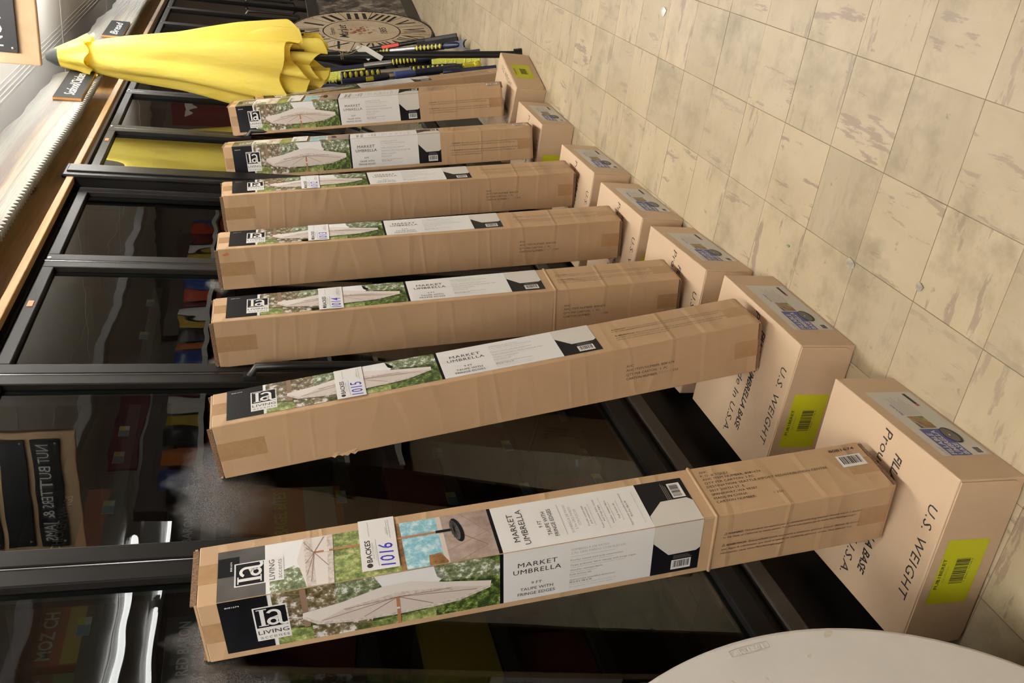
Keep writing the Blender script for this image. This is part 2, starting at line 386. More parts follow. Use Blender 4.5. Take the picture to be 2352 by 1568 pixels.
# ================================================================ freezers
M['fz'] = plain('freezer_black', (0.008, 0.0072, 0.0068), 0.42, spec=0.12, var=0.25, vscale=8)
M['fz_frame'] = plain('door_frame_black', (0.011, 0.0098, 0.0090), 0.45, spec=0.12)
M['fz_in'] = plain('freezer_inside', (0.035, 0.028, 0.022), 0.7)
M['fz_sill'] = plain('freezer_sill', (0.055, 0.046, 0.037), 0.5, spec=0.2)
M['fz_gasket'] = plain('glass_spacer', (0.22, 0.25, 0.27), 0.35, 0.4)
M['chrome'] = plain('door_edge_metal', (0.5, 0.5, 0.5), 0.22, 1.0)
M['handle'] = plain('handle_plastic', (0.010, 0.010, 0.010), 0.4)
def glass(name, r0):
    m, nt, b = nodes_of(name); nt.nodes.remove(b)
    out = nt.nodes['Material Output']
    geo = N(nt, 'ShaderNodeNewGeometry')
    dt = N(nt, 'ShaderNodeVectorMath', operation='DOT_PRODUCT'); nt.links.new(geo.outputs['Normal'], dt.inputs[0]); nt.links.new(geo.outputs['Incoming'], dt.inputs[1])
    ab = N(nt, 'ShaderNodeMath', operation='ABSOLUTE'); nt.links.new(dt.outputs['Value'], ab.inputs[0])
    om = N(nt, 'ShaderNodeMath', operation='SUBTRACT'); om.inputs[0].default_value = 1.0; nt.links.new(ab.outputs[0], om.inputs[1])
    pw = N(nt, 'ShaderNodeMath', operation='POWER'); pw.inputs[1].default_value = 4.2; nt.links.new(om.outputs[0], pw.inputs[0])
    fr = N(nt, 'ShaderNodeMath', operation='MULTIPLY_ADD', use_clamp=True); fr.inputs[1].default_value = 0.98-r0; fr.inputs[2].default_value = r0
    nt.links.new(pw.outputs[0], fr.inputs[0])
    gl = N(nt, 'ShaderNodeBsdfGlossy'); gl.inputs['Roughness'].default_value = 0.0
    wv = N(nt, 'ShaderNodeTexNoise'); setin(wv, Scale=2.6, Detail=2, Roughness=0.5); nt.links.new(geo.outputs['Position'], wv.inputs['Vector'])
    bp = N(nt, 'ShaderNodeBump'); setin(bp, Strength=0.35, Distance=0.006); nt.links.new(wv.outputs[0], bp.inputs['Height']); nt.links.new(bp.outputs[0], gl.inputs['Normal'])
    tr = N(nt, 'ShaderNodeBsdfTransparent'); tr.inputs[0].default_value = (0.46, 0.475, 0.45, 1)
    mx = N(nt, 'ShaderNodeMixShader'); nt.links.new(fr.outputs[0], mx.inputs[0]); nt.links.new(tr.outputs[0], mx.inputs[1]); nt.links.new(gl.outputs[0], mx.inputs[2])
    # condensation where the cold glass has fogged: soft-edged ovals, each with its own place on the doors
    wn = N(nt, 'ShaderNodeTexNoise'); setin(wn, Scale=9.0, Detail=5, Roughness=0.62); nt.links.new(geo.outputs['Position'], wn.inputs['Vector'])
    ws = N(nt, 'ShaderNodeVectorMath', operation='SCALE'); ws.inputs['Scale'].default_value = 0.16; nt.links.new(wn.outputs['Color'], ws.inputs[0])
    wa = N(nt, 'ShaderNodeVectorMath', operation='ADD'); nt.links.new(geo.outputs['Position'], wa.inputs[0]); nt.links.new(ws.outputs[0], wa.inputs[1])
    wb = N(nt, 'ShaderNodeVectorMath', operation='SUBTRACT'); wb.inputs[1].default_value = (0.08, 0.08, 0.08); nt.links.new(wa.outputs[0], wb.inputs[0])
    sep = N(nt, 'ShaderNodeSeparateXYZ'); nt.links.new(wb.outputs[0], sep.inputs[0])
    total = None
    for cx, cz, rx, rz in ((1.84, 1.525, 0.20, 0.115), (1.36, 1.52, 0.10, 0.075), (1.24, 1.50, 0.06, 0.10), (2.40, 1.53, 0.09, 0.05), (2.99, 1.55, 0.06, 0.045)):
        a = N(nt, 'ShaderNodeMath', operation='SUBTRACT'); a.inputs[1].default_value = cx; nt.links.new(sep.outputs[0], a.inputs[0])
        a2 = N(nt, 'ShaderNodeMath', operation='DIVIDE'); a2.inputs[1].default_value = rx; nt.links.new(a.outputs[0], a2.inputs[0])
        c = N(nt, 'ShaderNodeMath', operation='SUBTRACT'); c.inputs[1].default_value = cz; nt.links.new(sep.outputs[2], c.inputs[0])
        c2 = N(nt, 'ShaderNodeMath', operation='DIVIDE'); c2.inputs[1].default_value = rz; nt.links.new(c.outputs[0], c2.inputs[0])
        p1 = N(nt, 'ShaderNodeMath', operation='MULTIPLY'); nt.links.new(a2.outputs[0], p1.inputs[0]); nt.links.new(a2.outputs[0], p1.inputs[1])
        p2 = N(nt, 'ShaderNodeMath', operation='MULTIPLY_ADD'); nt.links.new(c2.outputs[0], p2.inputs[0]); nt.links.new(c2.outputs[0], p2.inputs[1]); nt.links.new(p1.outputs[0], p2.inputs[2])
        mr = N(nt, 'ShaderNodeMapRange', interpolation_type='SMOOTHSTEP'); setin(mr, From_Min=0.1, From_Max=1.25, To_Min=1.0, To_Max=0.0); nt.links.new(p2.outputs[0], mr.inputs['Value'])
        if total is None: total = mr.outputs[0]
        else:
            mm = N(nt, 'ShaderNodeMath', operation='MAXIMUM'); nt.links.new(total, mm.inputs[0]); nt.links.new(mr.outputs[0], mm.inputs[1]); total = mm.outputs[0]
    gr = N(nt, 'ShaderNodeTexNoise'); setin(gr, Scale=420, Detail=2); nt.links.new(geo.outputs['Position'], gr.inputs['Vector'])
    gm = N(nt, 'ShaderNodeMapRange'); setin(gm, From_Min=0.3, From_Max=0.7, To_Min=0.12, To_Max=0.5); nt.links.new(gr.outputs[0], gm.inputs['Value'])
    fm = N(nt, 'ShaderNodeMath', operation='MULTIPLY'); nt.links.new(total, fm.inputs[0]); nt.links.new(gm.outputs[0], fm.inputs[1])
    df = N(nt, 'ShaderNodeBsdfGlossy'); df.inputs['Color'].default_value = (0.45, 0.45, 0.46, 1); df.inputs['Roughness'].default_value = 0.62
    fx = N(nt, 'ShaderNodeMixShader'); nt.links.new(fm.outputs[0], fx.inputs[0]); nt.links.new(mx.outputs[0], fx.inputs[1]); nt.links.new(df.outputs[0], fx.inputs[2])
    nt.links.new(fx.outputs[0], out.inputs[0])
    return m
M['glass'] = glass('door_glass', 0.05); M['glass_coated'] = glass('door_glass_coated', 0.22)
M['orange_sticker'] = plain('sticker_orange', (0.75, 0.16, 0.05), 0.5)
DZ0, DZ1, GZ0, GZ1 = 0.395, 2.115, 0.447, 2.078
def freezer(name, label, x0, edges, x1, top, pane='glass'):
    t = thing(name, label, 'freezer', loc=(x0, YG, 0))
    X = lambda x: x-x0
    d = 0.75
    b = MB()
    b.box((X(x0), 0.045, 0.0), (X(x1), 0.065, 0.305), 'fz')                      # kick plate, set back
    b.box((X(x0), 0.0, 0.369), (X(x1), 0.05, DZ0-0.004), 'fz')
    b.box((X(x0), 0.004, 0.352), (X(x1), 0.05, 0.369), 'fz')
    b.box((X(x0), 0.0, DZ1+0.004), (X(x1), 0.06, top), 'fz')                     # head rail
    b.box((X(x0), -0.006, DZ1+0.012), (X(x1), 0.0, DZ1+0.022), 'fz')
    for e in edges: b.box((X(e)-0.03, 0.012, DZ0), (X(e)+0.03, 0.06, DZ1), 'fz')
    b.build('case_front', t)
    MB().box((X(x0), -0.012, 0.305), (X(x1), 0.05, 0.352), 'fz_sill', bev=0.004).build('sill', t)
    c = MB()
    c.box((X(x0), d, 0.0), (X(x1), d+0.05, top), 'fz_in'); c.box((X(x0), 0.06, 0.30), (X(x1), d, 0.40), 'fz_in')
    c.box((X(x0), 0.06, 2.10), (X(x1), d, 2.16), 'fz_in')
    c.box((X(x0), 0.066, 0.0), (X(x0)+0.03, d, top), 'fz_in'); c.box((X(x1)-0.03, 0.066, 0.0), (X(x1), d, top), 'fz_in')
    c.build('case_inside', t)
    for a, e in zip(edges[:-1], edges[1:]):
        g = 0.003; f = 0.052
        xa, xb = X(a)+g, X(e)-g
        fr = MB()
        fr.box((xa, -0.022, DZ0), (xa+f, 0.012, DZ1), 'fz_frame', bev=0.003); fr.box((xb-f, -0.022, DZ0), (xb, 0.012, DZ1), 'fz_frame', bev=0.003)
        fr.box((xa+f, -0.022, DZ0), (xb-f, 0.012, GZ0), 'fz_frame', bev=0.003); fr.box((xa+f, -0.022, GZ1), (xb-f, 0.012, DZ1), 'fz_frame', bev=0.003)
        door = fr.build('door', t)
        MB().box((xa+f-0.002, -0.004, GZ0-0.002), (xb-f+0.002, 0.0, GZ1+0.002), pane).build('pane', door)
        sp = MB()
        sp.box((xa+f, 0.0002, GZ0), (xa+f+0.012, 0.011, GZ1), 'fz_gasket'); sp.box((xb-f-0.012, 0.0002, GZ0), (xb-f, 0.011, GZ1), 'fz_gasket')
        sp.box((xa+f, 0.0002, GZ0), (xb-f, 0.011, GZ0+0.012), 'fz_gasket')
        sp.build('spacer', door)
        MB().box((xb-0.004, -0.0232, DZ0), (xb-0.001, -0.0222, DZ1), 'chrome').build('edge_strip', door)
        MB().lathe([(0.004, -0.03), (0.006, -0.026), (0.006, -0.023)], 'paper', 10, Matrix.Translation((xa+0.01, 0, DZ1-0.012)) @ Matrix.Rotation(PI/2, 4, 'X') @ Matrix.Translation((0, 0, 0.05))).build('hinge_cap', door)
        h = MB()
        h.tube([(xb-0.03, -0.022, 1.46), (xb-0.03, -0.058, 1.44), (xb-0.03, -0.062, 1.35), (xb-0.03, -0.062, 1.10), (xb-0.03, -0.058, 1.02), (xb-0.03, -0.022, 1.0)], 0.012, 'handle', 8)
        h.box((xb-0.045, -0.034, 1.44), (xb-0.015, -0.022, 1.475), 'handle'); h.box((xb-0.045, -0.034, 0.985), (xb-0.015, -0.022, 1.02), 'handle')
        h.build('handle', door)
    return t
NE = [-0.765, 0.015, 0.795, 1.575, 2.355, 3.135, 3.905]
FE = [4.075, 4.835, 5.625, 6.415, 7.205, 7.995, 8.785, 9.575, 10.365, 11.155, 11.945, 12.735]
near = freezer('freezer_case', 'nearer black upright freezer with glass doors behind the five nearest umbrella cartons', NE[0], NE, 3.915, 2.155)
far = freezer('freezer_case', 'farther black upright freezer with glass doors behind the yellow umbrella and the clock', 4.07, FE, 12.74, 2.135, 'glass_coated')
# end panel of the farther freezer: it stands proud of the doors
ep = MB()
ep.box((3.925-4.07, -0.055, 0.30), (4.068-4.07, 0.78, 2.165), 'fz', bev=0.006)
ep.box((3.918-4.07, -0.068, 0.30), (4.074-4.07, -0.050, 2.185), 'fz', bev=0.007)
ep.box((3.960-4.07, -0.074, 0.32), (4.050-4.07, -0.066, 2.17), 'fz', bev=0.004)
ep.build('end_panel', far)
for (px, pz), host in (((2.79, 2.097), near), ((4.613, 2.098), far)):
    x = px - (NE[0] if host is near else 4.07)
    MB().box((x-0.02, -0.0235, pz-0.008), (x+0.02, -0.0224, pz+0.008), 'orange_sticker').build('orange_sticker', host)

# ---------------------------------------------------------------- shelves, price tags and packets inside
M['shelf'] = plain('shelf_wire', (0.05, 0.045, 0.04), 0.5)
M['tag_blue'] = plain('tag_blue', (0.10, 0.28, 0.45), 0.5)
M['tag_yellow'] = plain('tag_yellow', (0.68, 0.62, 0.02), 0.5)
M['tag_white'] = plain('tag_white', (0.7, 0.7, 0.66), 0.5)
tagm = MB()
tagm.box((-0.028, -0.001, -0.014), (0.028, 0.0, 0.014), 'tag_white'); tagm.box((-0.027, -0.0014, -0.013), (0.004, -0.001, 0.013), 'tag_blue'); tagm.box((0.004, -0.0014, 0.0), (0.027, -0.001, 0.013), 'tag_yellow')
tag_me = tagm.mesh('price_tag')
for z in (0.42, 0.66, 0.89, 1.20, 1.53, 1.80):
    w0, w1 = 0.80-NE[0], 3.90-NE[0]
    sh = MB()
    sh.box((w0, 0.24, z-0.008), (w1, 0.72, z), 'shelf'); sh.box((w0, 0.235, z-0.022), (w1, 0.24, z+0.012), 'shelf')
    for x in [k*0.78+0.795-NE[0] for k in range(1, 4)]: pass
    so = sh.build('shelf', near)
    for k, x in enumerate((1.669, 2.067, 2.265, 2.46, 2.70, 3.02, 3.35)):
        o = obj('price_tag', tag_me, so, (x-NE[0]+0.03*((k*7+int(z*10)) % 3), 0.234, z+0.012))
# ================================================================ umbrella cartons
CW, CL = 0.1478, 1.3857
def body_mesh():
    b = MB()
    b.box((-CW/2, -CW/2, 0.0085), (CW/2, CW/2, CL), 'carton', bev=0.0025)
    return b.mesh('carton_body')
carton_me = body_mesh()
def flaps_mesh(z, sgn):
    b = MB(); h = CW/2-0.002
    for k in range(2):
        y0, y1 = (-h, -0.002) if k == 0 else (0.002, h)
        t0, t1 = (0.0006, 0.0046)
        vs = [(-h, y0, z+sgn*t0), (h, y0, z+sgn*t0), (h, y1, z+sgn*(t0+0.003*k)), (-h, y1, z+sgn*(t0+0.003*k)),
              (-h, y0, z+sgn*t1), (h, y0, z+sgn*t1), (h, y1, z+sgn*(t1+0.004*k)), (-h, y1, z+sgn*(t1+0.004*k))]
        b.add(vs, [(0,3,2,1),(4,5,6,7),(0,1,5,4),(1,2,6,5),(2,3,7,6),(3,0,4,7)], 'carton')
    # raw corrugated flap edges showing along the sides
    hh = 0.0086 if sgn < 0 else 0.0115
    for sx in (-1, 1):
        b.box((min(sx*h*1.012, sx*(h-0.003)), -h*0.95, min(z+sgn*0.0006, z+sgn*hh)), (max(sx*h*1.012, sx*(h-0.003)), h*0.93, max(z+sgn*0.0006, z+sgn*hh)), 'kraft_dark')
    return b.mesh('flap')
flap_top, flap_bot = flaps_mesh(CL, 1), flaps_mesh(0.0086, -1)
tape_mes = []
for ax in (0, 1):
    for sg in (-1, 1):
        for z0, z1 in ((0.009, 0.074), (CL-0.11 if ax == 0 else CL-0.04, CL)):
            lo = [-0.024, -0.024, z0]; hi = [0.024, 0.024, z1]
            lo[ax] = min(sg*CW/2, sg*(CW/2+0.0004)); hi[ax] = max(sg*CW/2, sg*(CW/2+0.0004))
            tape_mes.append(MB().box(lo, hi, 'tape').mesh('tape_strip'))
def F(): return Decal((-CW/2, -CW/2, CL), (0, 0, -1), (1, 0, 0))
def S_(): return Decal((CW/2, -CW/2, CL), (0, 0, -1), (0, 1, 0))
def P_(): return Decal((-CW/2, CW/2, CL), (0, 0, -1), (0, -1, 0))
T1 = CW-0.0006
def la_logo(d, a0, b0, a1, b1, du, dv, layer):
    """white-framed black square with the letters l and a, drawn as shapes; (a0,b0) is the lower-left corner in reading direction"""
    def p(x, y): return (a0+x*du[0]+y*dv[0], b0+x*du[1]+y*dv[1])
    w, h = a1, b1
    d.poly([p(0, 0), p(w, 0), p(w, h), p(0, h)], 'paper', layer)
    e = 0.045*w
    d.poly([p(e, e), p(w-e, e), p(w-e, h-e), p(e, h-e)], 'black_gloss', layer+1)
    def q(x, y): return p(x*w, y*h)
    # l : stem with slab serifs
    d.poly([q(.19, .16), q(.31, .16), q(.31, .86), q(.19, .86)], 'paper', layer+2)
    d.poly([q(.11, .12), q(.40, .12), q(.40, .16), q(.11, .16)], 'paper', layer+2)
    d.poly([q(.10, .86), q(.40, .86), q(.40, .90), q(.10, .90)], 'paper', layer+2)
    # a : bowl, stem and top hook
    def ring(cx, cy, ro, ri, t0, t1, n=14, ky=1.0):
        o = [q(cx+ro*math.cos(t0+(t1-t0)*k/n), cy+ky*ro*math.sin(t0+(t1-t0)*k/n)) for k in range(n+1)]
        i = [q(cx+ri*math.cos(t0+(t1-t0)*k/n), cy+ky*ri*math.sin(t0+(t1-t0)*k/n)) for k in range(n+1)]
        for k in range(n): d.poly([o[k], o[k+1], i[k+1], i[k]], 'paper', layer+2)
    ring(.55, .30, .19, .09, 0.4, 2*PI-0.4)
    ring(.58, .62, .22, .12, 0.0, 2.7)
    d.poly([q(.70, .62), q(.80, .62), q(.80, .22), q(.70, .22)], 'paper', layer+2)
    ring(.86, .22, .16, .06, PI, 2*PI-0.5, 10)
    d.poly([q(.55, .49), q(.72, .55), q(.72, .46), q(.57, .40)], 'paper', layer+2)
    d.poly([q(.60, .40), q(.66, .20), q(.71, .42)], 'paper', layer+2)
# ---- face F: picture and text run down the carton
d = F()
d.rect(0.034, 0.0155, 0.545, T1, 'leaves', 0)
d.rect(0.034, 0.0155, 0.120, T1, 'black_gloss', 1)
d.rect(0.119, 0.0155, 0.126, T1, 'sky_print', 1)
d.poly([(0.126, 0.05), (0.126, T1), (0.245, T1), (0.245, 0.06)], 'pine', 1)
d.poly([(0.126, 0.0155), (0.19, 0.0155), (0.19, 0.045), (0.126, 0.06)], 'leaves_lt', 1)
d.poly([(0.240, 0.085), (0.240, T1), (0.33, T1), (0.315, 0.115)], 'leaves_sky', 2)
d.poly([(0.19, 0.0155), (0.19, 0.05), (0.30, 0.045), (0.30, 0.0155)], 'pine', 2)
d.poly([(0.27, 0.0155), (0.27, 0.030), (0.42, 0.040), (0.42, 0.0155)], 'leaves_lt', 2)
d.poly([(0.310, T1), (0.420, T1), (0.440, 0.118), (0.420, 0.098), (0.324, 0.115)], 'sky_print', 3)
d.poly([(0.420, T1), (0.520, T1), (0.545, 0.125), (0.545, 0.095), (0.440, 0.105), (0.425, 0.12)], 'leaves_sky', 3)
d.rect(0.176, 0.050, 0.187, T1, 'rib_print', 3)
for k in range(9):
    b0 = 0.07+0.008*k; sg = 1 if k % 2 else -1
    d.line((0.181, b0), (0.181+sg*0.035, b0+0.010), 0.0014, 'rib_print', 3)
d.poly([(0.176, 0.086), (0.247, 0.097), (0.322, 0.118), (0.375, 0.120), (0.439, 0.103), (0.528, 0.085), (0.526, 0.068), (0.465, 0.047), (0.420, 0.043), (0.348, 0.040), (0.270, 0.041), (0.200, 0.051), (0.175, 0.072)], 'canopy_print', 4)
d.poly([(0.205, 0.060), (0.270, 0.048), (0.348, 0.047), (0.420, 0.050), (0.465, 0.055), (0.515, 0.073), (0.450, 0.088), (0.352, 0.090), (0.255, 0.081)], 'canopy_shade', 5)
d.poly([(0.240, 0.079), (0.352, 0.098), (0.460, 0.086), (0.455, 0.078), (0.352, 0.084), (0.250, 0.071)], 'canopy_fringe', 6)
d.poly([(0.175, 0.072), (0.200, 0.051), (0.270, 0.041), (0.348, 0.040), (0.420, 0.043), (0.465, 0.047), (0.526, 0.068), (0.522, 0.073), (0.465, 0.055), (0.420, 0.050), (0.348, 0.047), (0.270, 0.048), (0.203, 0.058), (0.180, 0.077)], 'canopy_fringe', 6)
for e in ((0.208, 0.059), (0.285, 0.050), (0.415, 0.053), (0.500, 0.070), (0.25, 0.078), (0.45, 0.085)):
    d.line((0.350, 0.086), e, 0.0014, 'rib_print', 7)
d.rect(0.3465, 0.0155, 0.3525, 0.086, 'pole_print', 8); d.rect(0.3465, 0.055, 0.3525, 0.060, 'canopy_print', 9)
d.rect(0.545, 0.0155, 0.552, T1, 'black_gloss', 1)
d.rect(0.552, 0.0155, 0.854, T1, 'paper', 1)
d.rect(0.854, 0.0155, 0.956, T1, 'black_gloss', 1)
d.poly([(0.8535, T1), (0.956, T1), (0.956, 0.074), (0.947, 0.067), (0.889, 0.066), (0.8545, 0.103)], 'label_white', 2)
d.rect(0.090, 0.034, 0.151, 0.120, 'paper', 2)
la_logo(d, 0.090, 0.065, 0.061, 0.055, (1, 0), (0, 1), 3)
d.text('LIVING', 0.0935, 0.0505, 0.0545, 0.0105, 'ink', 4); d.text('accents', 0.0955, 0.0385, 0.052, 0.0095, 'ink_grey', 4, spacing=1.2)
d.text('8081674', 0.045, 0.1305, 0.025, 0.0035, 'paper', 3, off=0.01)
d.text('MARKET', 0.580, 0.1035, 0.078, 0.0125, 'ink', 3, spacing=1.1); d.text('UMBRELLA', 0.571, 0.0855, 0.095, 0.0125, 'ink', 3, spacing=1.1)
d.text('9 FT', 0.607, 0.0545, 0.021, 0.0075, 'ink', 3); d.text('TAUPE WITH', 0.585, 0.0395, 0.066, 0.008, 'ink', 3); d.text('FRINGE EDGES', 0.580, 0.0265, 0.075, 0.008, 'ink', 3)
d.text('SOMBRILLA DE PATIO', 0.685, 0.1245, 0.076, 0.0055, 'ink_pale', 3); d.text('2.7m GRIS PARDO CON FLECOS', 0.685, 0.1155, 0.110, 0.0055, 'ink_pale', 3)
d.rect(0.685, 0.1085, 0.775, 0.1092, 'ink_pale', 3)
for txt, sub, bb, w in (('Powder coated steel pole construction', 'Construcción de poste de acero con recubrimiento en polvo', 0.0975, 0.107), ('Taupe polyester fabric canopy with fringe edges', 'Toldo de tela de poliéster topo con bordes de flecos', 0.0840, 0.134),
                  ('Weather resistant fabric', 'Tejido resistente a la intemperie', 0.0705, 0.066), ('Push button tilt', 'Botón para ajuste de inclinación', 0.0585, 0.044), ('Approximate assembled dimensions:', '', 0.0440, 0.095)):
    d.text(txt, 0.6845, bb, w, 0.0042, 'ink_grey', 3)
    if sub: d.text(sub, 0.6845, bb-0.0052, w*0.82, 0.0027, 'ink_pale', 3)
d.text('95 in H x 106 in W', 0.6845, 0.0375, 0.046, 0.0045, 'ink', 3, off=0.012)
d.text('Dimensiones aproximadas reunidas: 241 cm H x 270 cm W', 0.6845, 0.0325, 0.096, 0.0027, 'ink_pale', 3); d.text('Base sold separately  |  La base se vende por separado', 0.6845, 0.0255, 0.090, 0.0027, 'ink_pale', 3)
d.barcode(0.897, 0.0235, 0.939, 0.0495, 3, 0, 3)
for k in range(3): d.rect(0.900, 0.0535+0.0035*k, 0.940-0.004*k, 0.0545+0.0035*k, 'ink_grey', 3)
front_me = d.mesh('front_print')
d = F()
def tri(d, a, b, s): d.line((a, b), (a+s, b), s*0.14, 'ink', 2); d.line((a, b), (a+s/2, b+s), s*0.14, 'ink', 2); d.line((a+s, b), (a+s/2, b+s), s*0.14, 'ink', 2)
tri(d, 1.006, 0.0935, 0.006); tri(d, 1.005, 0.0625, 0.006)
d.text('WARNING:', 1.014, 0.0938, 0.033, 0.0052, 'ink', 2, shear=0.2, off=0.015); d.text('This product can expose you to chemicals including titanium dioxide which is known', 1.050, 0.0938, 0.261, 0.0050, 'ink', 2, shear=0.2)
d.text('to the State of California to cause cancer. For more information go to www.P65Warnings.ca.gov', 1.004, 0.0842, 0.298, 0.0050, 'ink', 2, shear=0.2)
d.text('ADVERTENCIA:', 1.013, 0.0620, 0.046, 0.0052, 'ink', 2, shear=0.2, off=0.015); d.text('Este producto puede exponerlo a sustancias químicas incluido dióxido de titanio,', 1.063, 0.0620, 0.250, 0.0050, 'ink', 2, shear=0.2)
d.text('que, según la información que tiene el estado de California, provoca cáncer. Para obtener más', 1.004, 0.0517, 0.295, 0.0050, 'ink', 2, shear=0.2)
d.text('información, visite www.P65Warnings.ca.gov', 1.003, 0.0412, 0.142, 0.0050, 'ink', 2, shear=0.2)
warn_me = d.mesh('warning_text')
# ---- face S: picture runs on, text stands upright
d = S_()
UP = dict(du=(0, 1), dv=(-1, 0))
TS = 0.125
d.rect(0.034, 0.0006, 0.545, TS, 'leaves_lt', 0)
d.rect(0.034, 0.0006, 0.119, TS, 'black_grey', 1)
d.rect(0.035, 0.058, 0.073, 0.106, 'black_gloss', 2)
d.text('8081674', 0.060, 0.070, 0.024, 0.0035, 'paper', 3, off=0.01, **UP)
d.rect(0.119, 0.0006, 0.126, TS, 'sky_print', 1)
d.poly([(0.126, 0.045), (0.126, TS), (0.20, TS), (0.20, 0.0006), (0.16, 0.05)], 'sky_print', 1)
d.poly([(0.126, 0.0006), (0.126, 0.028), (0.150, 0.052), (0.170, 0.060), (0.186, 0.045), (0.190, 0.0006)], 'leaves_sky', 2)
d.poly([(0.176, 0.070), (0.190, TS), (0.245, TS), (0.240, 0.0006), (0.191, 0.0006)], 'canopy_print', 3)
d.poly([(0.190, TS), (0.205, TS), (0.208, 0.0006), (0.191, 0.0006)], 'canopy_fringe', 4); d.poly([(0.234, TS), (0.245, TS), (0.240, 0.0006), (0.229, 0.0006)], 'canopy_fringe', 4)
for e in ((0.190, 0.115), (0.193, 0.1), (0.192, 0.06), (0.193, 0.03), (0.232, 0.046), (0.228, 0.122), (0.200, 0.012)):
    d.line((0.208, 0.084), e, 0.0014, 'rib_print', 5)
d.rect(0.206, 0.0815, 0.440, 0.0865, 'pole_print', 5); d.rect(0.226, 0.0815, 0.236, 0.0865, 'canopy_print', 6)
d.rect(0.362, 0.0006, 0.375, TS, 'rock', 1); d.rect(0.372, 0.0006, 0.444, TS, 'pool', 2)
d.rect(0.443, 0.0006, 0.452, TS, 'canopy_shade', 3); d.rect(0.450, 0.0006, 0.545, TS, 'patio', 2)
for e in (((0.452, 0.03), (0.545, 0.07)), ((0.47, 0.0006), (0.53, 0.03)), ((0.49, TS), (0.54, 0.06))): d.line(e[0], e[1], 0.0012, 'rib_print', 3)
d.poly([(0.414, 0.0006), (0.416, 0.027), (0.439, 0.029), (0.450, 0.004), (0.448, 0.0006)], 'rock', 4)
d.rect(0.438, 0.0805, 0.470, 0.0875, 'black_gloss', 6)
d.ell((0.479, 0.081), 0.011, 0.033, 'black_gloss', 5, rot=0.12); d.ell((0.475, 0.082), 0.008, 0.028, 'black_grey', 6, rot=0.12)
for k in range(12):
    w = 2*PI*k/12; d.line((0.474, 0.084), (0.474+0.007*math.cos(w), 0.084+0.026*math.sin(w)), 0.001, 'black_gloss', 7)
d.line((0.484, 0.07), (0.53, 0.03), 0.0025, 'rib_print', 4)
d.rect(0.545, 0.0006, 0.552, TS, 'black_gloss', 1)
d.rect(0.552, 0.0006, 0.854, TS, 'paper', 1)
d.rect(0.854, 0.0006, 0.956, TS, 'black_gloss', 1)
d.poly([(0.8535, 0.0006), (0.855, 0.030), (0.890, 0.065), (0.946, 0.066), (0.956, 0.056), (0.956, 0.0006)], 'label_white', 2)
d.rect(0.119, 0.029, 0.152, 0.087, 'paper', 4)
la_logo(d, 0.119, 0.029, 0.058, 0.055, (0, 1), (-1, 0), 3)
d.text('LIVING', 0.1355, 0.033, 0.050, 0.0105, 'ink', 5, **UP); d.text('accents', 0.1485, 0.034, 0.048, 0.0090, 'ink_grey', 5, **UP)
d.text('MARKET', 0.591, 0.0605, 0.077, 0.0125, 'ink', 3, align='C', **UP); d.text('UMBRELLA', 0.610, 0.0600, 0.096, 0.0125, 'ink', 3, align='C', **UP)
d.text('9 FT', 0.6425, 0.0595, 0.020, 0.0085, 'ink', 3, align='C', **UP); d.text('TAUPE WITH', 0.6555, 0.0590, 0.066, 0.0085, 'ink', 3, align='C', **UP); d.text('FRINGE EDGES', 0.668, 0.0590, 0.076, 0.0085, 'ink', 3, align='C', **UP)
d.rect(0.683, 0.020, 0.6838, 0.105, 'ink_pale', 3)
for txt, s, w, c, mt in (('SOMBRILLA DE PATIO', 0.699, 0.080, 0.0055, 'ink_pale'), ('2.7m GRIS PARDO', 0.708, 0.064, 0.0055, 'ink_pale'), ('CON FLECOS', 0.717, 0.046, 0.0055, 'ink_pale'), ('Powder coated steel', 0.733, 0.056, 0.0042, 'ink_grey'), ('pole construction', 0.7395, 0.048, 0.0042, 'ink_grey'),
                      ('Construcción de poste de acero con', 0.745, 0.062, 0.0026, 'ink_pale'), ('Taupe polyester fabric canopy', 0.759, 0.083, 0.0042, 'ink_grey'), ('with fringe edges', 0.7655, 0.047, 0.0042, 'ink_grey'), ('Toldo de tela de poliéster topo con bordes de flecos', 0.771, 0.090, 0.0026, 'ink_pale'), ('Weather resistant fabric', 0.782, 0.066, 0.0042, 'ink_grey'),
                      ('Tejido resistente a la intemperie', 0.787, 0.056, 0.0026, 'ink_pale'), ('Push button tilt', 0.7975, 0.044, 0.0042, 'ink_grey'), ('Botón para ajuste de inclinación', 0.803, 0.056, 0.0026, 'ink_pale'), ('Approximate assembled dimensions', 0.816, 0.094, 0.0042, 'ink_grey'), ('95 in H x 106 in W', 0.823, 0.046, 0.0045, 'ink'), ('Base sold separately | La base se vende por separado', 0.842, 0.09, 0.0026, 'ink_pale')):
    d.text(txt, s, 0.0615, w, c, mt, 3, align='C', **UP)
d.barcode(0.920, 0.0695, 0.947, 0.1125, 3, 1, 5)
for k in range(3): d.rect(0.907+0.0035*k, 0.066, 0.908+0.0035*k, 0.115-0.004*k, 'ink_grey', 3)
side_me = d.mesh('side_print')
d = S_()
